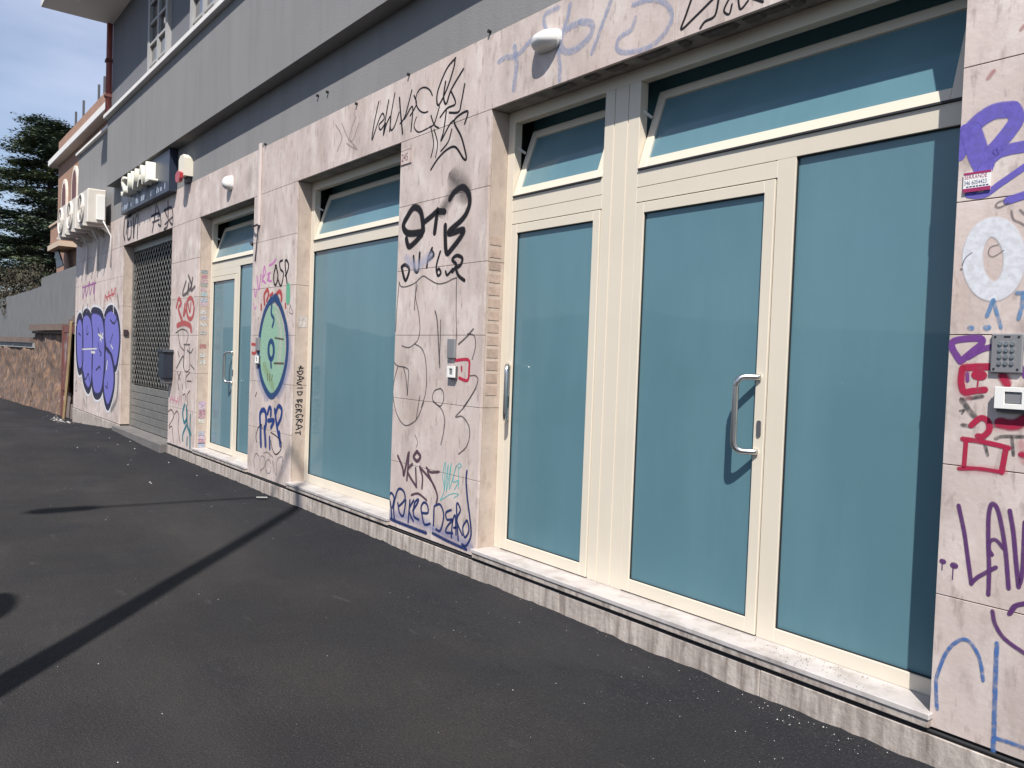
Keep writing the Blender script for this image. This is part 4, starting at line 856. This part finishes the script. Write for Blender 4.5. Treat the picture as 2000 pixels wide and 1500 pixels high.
# conduit by the far pillar
k = thing('cable_duct', 'white vertical cable duct with broken lower end on the pillar', 'cable duct', (-8.68, D, 2.8))
bm = bmesh.new(); box(bm, -8.705, -8.655, D - .026, D - .0008, 2.83, 3.70, .003); obj('duct_cover', bm, mat('pinkish_white_pvc', (.58, .50, .47), .6, var=.1), k)
bm = bmesh.new(); tube(bm, [(-8.67, D - .02, 2.84), (-8.72, D - .05, 2.82), (-8.80, D - .04, 2.83), (-8.84, D - .02, 2.85)], .010, 6); tube(bm, [(-8.67, D - .02, 2.84), (-8.69, D - .02, 2.70), (-8.735, D - .012, 2.58), (-8.76, D - .012, 2.45)], .006, 6)
tube(bm, [(-8.85, D - .03, 2.66), (-8.93, D + .05, 2.63)], .018, 6)
obj('loose_cable', bm, GASKET, k)
# sticker on the right pillar
k = thing('advert_sticker', 'small white and crimson sticker with phone number on the right pillar', 'sticker', (-1.38, D, 2.18))
CR = mat('crimson_print', (.30, .02, .10), .6); NV = mat('navy_print', (.03, .05, .16), .6)
boxes('paper', [(-1.429, -1.333, D - .0075, D - .0055, 2.182, 2.254)], PAPER, k)
boxes('print_band', [(-1.429, -1.333, D - .0083, D - .0076, 2.182, 2.196), (-1.429, -1.333, D - .0083, D - .0076, 2.246, 2.254)], CR, k)
text_mesh('heading', 'SERRANDE', .0205, CR, facing(-1.426, D - .0080, 2.230, .80, 1), k)
text_mesh('phone_number', '346 6054423', .0225, NV, facing(-1.427, D - .0080, 2.2085, .68, 1), k)
for i in range(7): boxes('small_print', [(-1.418 + i * .0115, -1.4095 + i * .0115, D - .0083, D - .0076, 2.1995, 2.2035)], NV, k)

# air conditioners
def aircon(x0, x1, label):
    z0, z1, y0, y1 = 3.60, 4.19, 2.80, 3.10
    k = thing('air_conditioner', label, 'air conditioner', ((x0 + x1) / 2, D, z0), 'outdoor air conditioner units')
    boxes('casing', [(x0, x1, y0, y1, z0, z1)], ACM, k, bev=.015)
    cx, cz, R_ = x0 + (x1 - x0) * .40, (z0 + z1) / 2, .245
    bm = bmesh.new(); pts = [(cx + R_ * math.cos(t), y0 - .012, cz + R_ * math.sin(t)) for t in [i * math.pi / 16 for i in range(33)]]; tube(bm, pts, .022, 6, cap=False); ring = obj('fan_ring', bm, ACM, k, smooth=True)
    bm = bmesh.new(); prism(bm, [(cx + R_ * .95 * math.cos(t), cz + R_ * .95 * math.sin(t)) for t in [i * math.pi / 12 for i in range(24)]], y0 - .004, y0 - .0005); obj('fan_opening', bm, PLASTIC_G, k)
    bm = bmesh.new()
    for q in range(1, 6):
        tube(bm, [(cx + R_ * q / 6 * math.cos(t), y0 - .018, cz + R_ * q / 6 * math.sin(t)) for t in [i * math.pi / 10 for i in range(21)]], .004, 4, cap=False)
    for q in range(6): tube(bm, [(cx, y0 - .02, cz), (cx + R_ * math.cos(q * math.pi / 3), y0 - .016, cz + R_ * math.sin(q * math.pi / 3))], .005, 4)
    obj('fan_grille', bm, ACM, ring)
    boxes('service_cover', [(x1 + .0005, x1 + .03, y1 - .16, y1 - .02, z0 + .06, z1 - .10)], PLASTIC_W, k, bev=.006)
    for bx in (x0 + .12, x1 - .16):
        bm = bmesh.new(); box(bm, bx, bx + .04, y0 - .04, D - .0008, z0 - .045, z0 - .001); prism_pts = [(D - .002, z0 - .05), (D - .002, z0 - .15), (D - .03, z0 - .15), (D - .16, z0 - .05)]
        v0 = [bm.verts.new((bx + .005, y, z)) for y, z in prism_pts]; v1 = [bm.verts.new((bx + .035, y, z)) for y, z in prism_pts]
        bm.faces.new(v0); bm.faces.new(v1[::-1])
        for i in range(4): bm.faces.new((v0[i], v1[i], v1[(i + 1) % 4], v0[(i + 1) % 4]))
        obj('wall_bracket', bm, ACM, k)
    bm = bmesh.new(); tube(bm, [(x1 + .012, y1 - .05, z0 + .06), (x1 + .03, y1, z0 - .05), (x1 + .03, D - .02, z0 - .2), (x1 + .03, D - .014, z0 - .75)], .012, 6); obj('pipe', bm, PLASTIC_W, k, smooth=True)
aircon(-18.80, -17.95, 'air conditioner unit farthest from the shop sign'); aircon(-17.80, -16.95, 'air conditioner unit in the middle of the row of three'); aircon(-16.72, -15.86, 'air conditioner unit nearest the shop sign')

# ================================================================== left background
YB = 4.2
k = thing('brick_house', 'terracotta brick house with arched windows beyond the shops', 'building', (-24, YB, 0))
bx0, bx1 = -6.75 * YB, -19.9
zc = 1.5 + 1.27 * YB
boxes('wall', [(bx0, bx1, YB, YB + 6, -.3, zc)], BRICK, k)
boxes('cornice', [(bx0 - .45, bx1, YB - .22, YB + .3, zc + .001, zc + .20)], WHITE, k, bev=.02)
boxes('parapet_wall', [(bx0 + .1, bx1, YB - .02, YB + .25, zc + .202, 1.5 + 1.435 * YB)], BRICK, k)
for cx, z0, z1 in ((-6.435 * YB, 1.5 + .80 * YB, 1.5 + 1.10 * YB), (-6.05 * YB, 1.5 + .83 * YB, 1.5 + 1.13 * YB)):
    wd = .30; pts = [(cx - wd, z0), (cx + wd, z0)] + [(cx + wd * math.cos(t), z1 - wd * 1.4 + wd * 1.4 * math.sin(t)) for t in [i * math.pi / 8 for i in range(9)]]
    ptsO = [(cx - wd - .12, z0), (cx + wd + .12, z0)] + [(cx + (wd + .12) * math.cos(t), z1 - wd * 1.4 + (wd * 1.4 + .12) * math.sin(t)) for t in [i * math.pi / 8 for i in range(9)]]
    bm = bmesh.new(); prism(bm, ptsO, YB - .05, YB - .001); wf = obj('window', bm, mat('cream_window_surround', (.66, .58, .50), .8), k)
    bm = bmesh.new(); prism(bm, pts, YB - .056, YB - .051); obj('shutter_leaf', bm, mat('oxblood_shutter', (.12, .05, .05), .7), wf)
yf = 3.78; (xa, _), (xb, _) = fp(98, 487, yf), fp(119, 471, yf); zb, zt = 4.22, 4.74
bal = boxes('balcony', [(xa, xb, yf, YB - .001, zb, zt)], BRICK, k)
boxes('balcony_slab', [(xa - .06, xb + .06, yf - .06, YB - .001, zb - .14, zb - .001)], mat('buff_stone_trim', (.48, .38, .29), .8), bal)
boxes('balcony_coping', [(xa - .04, xb + .04, yf - .04, YB - .001, zt + .001, zt + .06)], mat('buff_stone_trim', (.48, .38, .29)), bal)
for px, p0, p1 in ((148, 240, 219), (163, 221, 197), (193, 186, 166), (204, 172, 150)):
    x, z0 = fp(px, p0 + 6, YB + .1); _, z1 = fp(px, p1, YB + .1)
    bm = bmesh.new(); tube(bm, [(x, YB + .1, z0 - .1), (x, YB + .1, z1)], .03, 6); obj('iron_post', bm, PLASTIC_G, k)

# sheet fence above the old wall
FYp = 3.62
k = thing('sheet_fence', 'tall grey painted sheet fence behind the crumbling wall', 'fence', (-28, FYp, 0))
x1 = -19.35
xsF = [x1]
while xsF[-1] > -44: xsF.append(xsF[-1] - random.uniform(1.7, 2.0))
for a, b in zip(xsF, xsF[1:]):
    hi = 1.5 + (.505 * FYp if a > -25.6 else .435 * FYp)
    lo = -.3 if a > -19.6 else .4
    bm = bmesh.new(); box(bm, b + .012, a - .012, FYp, FYp + .06, lo, hi + random.uniform(-.015, .015)); obj('sheet_panel', bm, FENCE, k)
    bm = bmesh.new(); box(bm, b - .04, b + .04, FYp + .061, FYp + .14, lo, hi - .1); obj('post', bm, RUSTBAR, k)
# the crumbling wall
def wl(t): return (-20.75 + (-45 + 20.75) * t, 3.34 + (1.55 - 3.34) * t)
k = thing('old_wall', 'crumbling brown tuff wall with paint scraps along the pavement', 'wall', (-25, 3.1, 0))
def rough_wall(t0, t1, top, name, nx):
    bm = bmesh.new(); nz = 22; G_ = []
    for i in range(nx + 1):
        t = t0 + (t1 - t0) * i / nx; x, y = wl(t); col = []
        for j in range(nz + 1):
            z = -.25 + (top + .25) * j / nz
            q = Vector((x * 1.7, 0, z * 2.0)); dy = .05 * mn.noise(q) + .035 * mn.noise(q * 3.1) + .02 * mn.noise(q * 7.3)
            dy -= .10 * max(0, 1 - z / .5) * .6
            col.append(bm.verts.new((x, y + dy, z)))
        col.append(bm.verts.new((x, y + .35, top)))
        G_.append(col)
    for a_, b_ in zip(G_, G_[1:]):
        for j in range(nz + 1): bm.faces.new((a_[j], b_[j], b_[j + 1], a_[j + 1]))
    return obj(name, bm, OLDWALL, k, smooth=True)
rough_wall(0.0, 0.135, 1.70, 'wall_face', 50); rough_wall(0.136, 1.0, 1.33, 'wall_face', 160)
(xa, ya), (xb, yb) = wl(0.137), wl(1.0); (xm, ym) = wl(0.0); (xn, yn) = wl(.135)
def strip(name, p, q, y_off0, y_off1, z0, z1, m):
    bm = bmesh.new(); vs = [bm.verts.new(v) for z in (z0, z1) for v in ((p[0], p[1] + y_off0, z), (q[0], q[1] + y_off0, z), (q[0], q[1] + y_off1, z), (p[0], p[1] + y_off1, z))]
    for f in ((0, 1, 2, 3), (4, 5, 6, 7), (0, 1, 5, 4), (1, 2, 6, 5), (2, 3, 7, 6), (3, 0, 4, 7)): bm.faces.new([vs[i] for i in f])
    return obj(name, bm, m, k)
CP = mat('brown_stone_coping', (.17, .12, .10), .9, var=.35, scale=5, bump=.3); CP2 = mat('pale_stone_band', (.34, .33, .32), .9, var=.4, scale=6)
n = 9
for i in range(n):
    t0, t1 = .137 + (1 - .137) * i / n, .137 + (1 - .137) * (i + 1) / n - .002
    strip('band_stone', wl(t0), wl(t1), -.03, .33, 1.331, 1.46, CP2); strip('coping_stone', wl(t0), wl(t1), -.10, .36, 1.475 + .002 * i, 1.60, CP)
for i in range(2):
    t0, t1 = .135 * i / 2, .135 * (i + 1) / 2 - .002
    strip('coping_stone', wl(t0), wl(t1), -.07, .40, 1.701, 1.76, CP); strip('coping_stone', wl(t0), wl(t1), -.14, .42, 1.775, 1.92, CP)
# rusty gate leaf in the gap
k = thing('rusty_gate', 'narrow rusty metal gate between the old wall and the shops', 'gate', (-20.0, 3.25, -.17))
boxes('gate_post', [(-20.72, -20.62, 3.20, 3.30, -.2, 1.88)], RUSTBAR, k)
bm = bmesh.new(); tube(bm, [(-20.0, 3.16, -.17), (-19.86, 3.2, .8), (-19.66, 3.22, 1.95)], .035, 6); obj('leaning_pole', bm, OCHRE, k)
boxes('gate_sheet', [(-20.61, -19.95, 3.23, 3.245, .52, 1.72)], RUST, k)
boxes('gate_rail', [(-20.61, -19.60, 3.22, 3.26, 1.722, 1.86)], RUSTBAR, k)
boxes('gate_rail', [(-20.61, -19.95, 3.22, 3.26, .44, .518)], RUSTBAR, k)
PLK = mat('grey_brown_plank', (.22, .17, .15), .9, var=.35, scale=9, stretch=(1, 1, .2))
for i, (a, b, h) in enumerate(((-20.52, -20.30, .42), (-20.28, -20.06, .40), (-20.04, -19.86, .16), (-19.84, -19.55, .36))):
    bm = bmesh.new(); box(bm, a, b, 3.27 + .01 * i, 3.30 + .01 * i, -.18, h); obj('plank', bm, PLK, k)
boxes('paper_scrap', [(-20.60, -20.53, 3.245, 3.25, .05, .30), (-20.60, -20.5, 3.245, 3.25, -.12, -.02)], PAPER, k)
o = boxes('timber_stack', [(-20.55, -19.45, 3.30, 3.60, 1.93, 2.02), (-20.2, -19.7, 3.32, 3.5, 2.021, 2.10)], CP, None); tag(o, 'loose brown timber lying on top of the rusty gate', 'timber')

# ---------------------------------------------------------------- cedars
def cedar(x, y, h, label, seed, r0=6.5):
    rnd = random.Random(seed)
    k = thing('cedar_tree', label, 'tree', (x, y, -.3), 'cedar trees beyond the brick house')
    bt = bmesh.new(); bl = bmesh.new()
    lean = rnd.uniform(-.3, .3)
    tube(bt, [(x + lean * i / 6, y, -.3 + h * i / 6) for i in range(7)], [.42 * (1 - .85 * i / 6) + .03 for i in range(7)], 9)
    z = h * .26; ti = 0
    while z < h * .99:
        f = z / h; nb = rnd.randint(9, 11)
        R_ = r0 * (1.05 - f) ** .62 * (1 if f > .3 else .7)
        for b in range(nb):
            az = 2 * math.pi * (b + rnd.random() * .7) / nb + ti * .6
            ln = R_ * rnd.uniform(.6, 1.12); zz = z + rnd.uniform(-.5, .5); rise = rnd.uniform(-.02, .14)
            pts = []
            for s_ in range(6):
                q = s_ / 5
                pts.append(Vector((x + lean * f + math.cos(az) * ln * q, y + math.sin(az) * ln * q, zz + rise * ln * q - .10 * ln * q * q)))
            tube(bt, pts, [.10 * (1 - .85 * s_ / 5) * (1.2 - f) + .012 for s_ in range(6)], 5, cap=False)
            side = Vector((-math.sin(az), math.cos(az), 0)); out = Vector((math.cos(az), math.sin(az), 0))
            ncl = int(12 + ln * 6.5)
            for c in range(ncl):
                q = rnd.uniform(.22, 1.05) ** .8; i0 = min(int(q * 5), 4); ft = q * 5 - i0
                p = pts[i0].lerp(pts[i0 + 1], min(ft, 1.3)); wdt = .30 * ln * (1 - .55 * q) * .8
                p = p + side * rnd.uniform(-wdt, wdt) + Vector((0, 0, rnd.uniform(-.06, .16)))
                for g in range(17):      # a flat spray of needle tufts
                    c0 = p + Vector((rnd.gauss(0, .34), rnd.gauss(0, .34), rnd.gauss(0, .10)))
                    a_ = rnd.uniform(0, 2 * math.pi); l_ = rnd.uniform(.18, .40); w_ = rnd.uniform(.07, .15)
                    u = Vector((math.cos(a_), math.sin(a_), rnd.uniform(-.25, .45))).normalized() * l_; v = Vector((-math.sin(a_), math.cos(a_), rnd.uniform(-.5, .5))).normalized() * w_
                    bl.faces.new([bl.verts.new(c0 - v), bl.verts.new(c0 + u * .4 + v * .2), bl.verts.new(c0 + u), bl.verts.new(c0 + v)])
        z += rnd.uniform(.95, 1.5) * (1.15 - .3 * f); ti += 1
    me = bpy.data.meshes.new('crown'); bl.to_mesh(me); bl.free(); me.materials.append(NEEDLE)
    obj('trunk', bt, BARK, k, smooth=True); link(bpy.data.objects.new('crown', me), k)
cedar(-58, 8.2, 15.3, 'tall dark cedar nearest the brick house', 3, 7.0); cedar(-66, 3.0, 16.5, 'dark cedar at the left edge of the view', 5, 7.5); cedar(-78, 13, 19.5, 'cedar standing behind the other two', 8, 8.0)
def shrub(x, y, h, rr, label, seed):
    rnd = random.Random(seed)
    k = thing('bare_shrub', label, 'shrub', (x, y, -.2), 'twiggy shrubs behind the sheet fence')
    bt = bmesh.new(); bl = bmesh.new()
    for s_ in range(26):
        az = rnd.uniform(0, 2 * math.pi); tx, ty = math.cos(az) * rr * rnd.uniform(.2, 1), math.sin(az) * rr * rnd.uniform(.2, 1); hh = h * rnd.uniform(.6, 1)
        pts = [Vector((x + tx * q ** 1.3 + rnd.gauss(0, .06), y + ty * q ** 1.3 + rnd.gauss(0, .06), -.2 + hh * q)) for q in (0, .25, .5, .75, 1)]
        tube(bt, pts, [.05, .04, .03, .018, .006], 5, cap=False)
        for c in range(34):
            q = rnd.uniform(.25, 1); i0 = min(int(q * 4), 3); p = pts[i0].lerp(pts[i0 + 1], q * 4 - i0)
            d2 = Vector((rnd.gauss(0, 1), rnd.gauss(0, 1), rnd.uniform(.1, 1.4))).normalized() * rnd.uniform(.2, .6)
            tube(bt, [p, p + d2 * .5 + Vector((0, 0, .03)), p + d2], [.010, .007, .003], 3, cap=False)
            for g in range(12):
                c0 = p + d2 * rnd.uniform(.3, 1.1) + Vector((rnd.gauss(0, .08), rnd.gauss(0, .08), rnd.gauss(0, .08)))
                u = Vector((rnd.gauss(0, 1), rnd.gauss(0, 1), rnd.gauss(0, 1))).normalized() * .07; v = u.orthogonal().normalized() * .025
                bl.faces.new([bl.verts.new(c0 - u), bl.verts.new(c0 + v), bl.verts.new(c0 + u), bl.verts.new(c0 - v)])
    me = bpy.data.meshes.new('crown'); bl.to_mesh(me); bl.free(); me.materials.append(TWIG)
    obj('trunk', bt, BARK, k); link(bpy.data.objects.new('crown', me), k)
shrub(-36, 4.9, 4.3, 1.6, 'reddish twiggy shrub beside the brick house', 1); shrub(-40, 4.6, 4.8, 1.8, 'twiggy shrub in the middle behind the sheet fence', 2); shrub(-45, 4.9, 5.2, 2.0, 'twiggy shrub farthest along the sheet fence', 4)
k = thing('flag_banner', 'dark folded blue banner hanging under the brick balcony', 'banner', (-23.5, 3.9, 2.8))
P = [fp(*p, 3.9) for p in ((108, 488), (114, 486), (124, 518), (112, 524))]
bm = bmesh.new(); prism(bm, P, 3.88, 3.92); obj('cloth', bm, NAVY, k)

# ================================================================== street furniture whose shadows fall into view
def g0(x, y, z): 
    return (x - SUN_H.x * z / math.tan(ELEV), y - SUN_H.y * z / math.tan(ELEV), z)
k = thing('street_lamp', 'tall grey street lamp with curved arm, its shadow crossing the asphalt', 'street lamp', (-2.45, -.96, 0))
LM = mat('grey_lamp_paint', (.22, .23, .23), .5)
base = Vector((-2.45, -.96, 0)); top = Vector(g0(-7.66, 3.38, 9.0))
bm = bmesh.new(); tube(bm, [base.lerp(top, q) for q in (0, .25, .5, .75, 1)], [.095, .085, .075, .065, .055], 12); obj('mast', bm, LM, k, smooth=True)
bm = bmesh.new(); tube(bm, [base + Vector((0, 0, -.01)), base + Vector((0, 0, .5))], [.15, .12], 12); obj('base_sleeve', bm, LM, k)
a0, a1, a2 = Vector(g0(-8.10, 3.16, 9.35)), Vector(g0(-8.22, 1.59, 9.5)), Vector(g0(-8.23, 1.03, 9.5))
bm = bmesh.new(); tube(bm, arc(top, top + Vector((-.1, .12, .45)), a0, 8) + [a0.lerp(a1, q) for q in (.33, .66, 1)], .028, 8); obj('arm', bm, LM, k, smooth=True)
bm = bmesh.new(); tube(bm, [a1 + (a1 - a2) * .05, a1.lerp(a2, .15), a1.lerp(a2, .8), a2], [.04, .105, .12, .06], 12); hd = obj('lamp_head', bm, LM, k, smooth=True)
sx, sy, sz = g0(-5.36, .50, 4.4)
k = thing('road_sign', 'round sign on a steel post at the kerb, its shadow entering at the left edge', 'road sign', (sx, sy, 0))
bm = bmesh.new(); tube(bm, [(sx, sy - .03, -.01), (sx, sy - .03, 4.6)], .036, 10); obj('post', bm, GALV, k, smooth=True)
bm = bmesh.new(); prism(bm, [(sx + .25 * math.cos(t), sz + .25 * math.sin(t)) for t in [i * math.pi / 16 for i in range(32)]], sy, sy + .012); obj('disc', bm, PLASTIC_M, k)

# ================================================================== litter
o = thing('paper_strip', 'white paper strip lying on the asphalt near the plinth', 'litter', (-7.96, 3.02, .01))
bm = bmesh.new(); v = [bm.verts.new(p) for p in ((-7.99, 2.985, .022), (-7.955, 2.975, .03), (-7.925, 3.075, .026), (-7.96, 3.085, .02))]; bm.faces.new(v)
q = bmesh.ops.extrude_face_region(bm, geom=bm.faces[:]); bmesh.ops.translate(bm, verts=[e for e in q['geom'] if isinstance(e, bmesh.types.BMVert)], vec=(0, 0, .006)); obj('paper', bm, PAPER, o)
bm = bmesh.new(); rnd = random.Random(11)
def crumb(x, y, s):
    z = gz(x, y) + .004 + (.012 if y > 2.95 else 0); vs = [bm.verts.new((x + s * rnd.uniform(.5, 1) * math.cos(t), y + s * rnd.uniform(.5, 1) * math.sin(t), z)) for t in (0, 1.5, 3.1, 4.6)]
    tp = bm.verts.new((x, y, z + s * .8)); bm.faces.new(vs)
    for i in range(4): bm.faces.new((vs[i], vs[(i + 1) % 4], tp))
for i in range(80): crumb(rnd.uniform(-4.4, -1.2), 3.15 - abs(rnd.gauss(0, .42)), rnd.uniform(.0012, .0032))
for i in range(40): crumb(rnd.gauss(-2.0, .25), 3.14 - abs(rnd.gauss(0, .10)), rnd.uniform(.0015, .0045))
for i in range(120): crumb(rnd.uniform(-18, -1.5), rnd.uniform(.5, 3.1), rnd.uniform(.0015, .0045))
for i in range(60): crumb(rnd.gauss(-19.6, .6), rnd.gauss(3.0, .08), rnd.uniform(.006, .02))
for i in range(14): crumb(rnd.uniform(-16.5, -9), rnd.uniform(2.2, 3.05), rnd.uniform(.006, .014))
tag(obj('grit', bm, mat('pale_grit', (.55, .52, .49), .9)), 'pale grit and crumbs of plaster scattered on the asphalt', 'grit', kind='stuff')
# crumbs along the sill of the main shopfront
bm = bmesh.new()
for i in range(90):
    x, y, s = rnd.gauss(-2.0, .16), rnd.uniform(D - .02, GL - .02), rnd.uniform(.0012, .0035); z = .209
    vs = [bm.verts.new((x + s * math.cos(t), y + s * math.sin(t), z)) for t in (0, 2.1, 4.2)]; tp = bm.verts.new((x, y, z + s)); bm.faces.new(vs)
    for j in range(3): bm.faces.new((vs[j], vs[(j + 1) % 3], tp))
tag(obj('sill_grit', bm, mat('dark_grit', (.10, .08, .07), .9)), 'dark crumbs scattered on the marble sill below the main door', 'grit', kind='stuff')
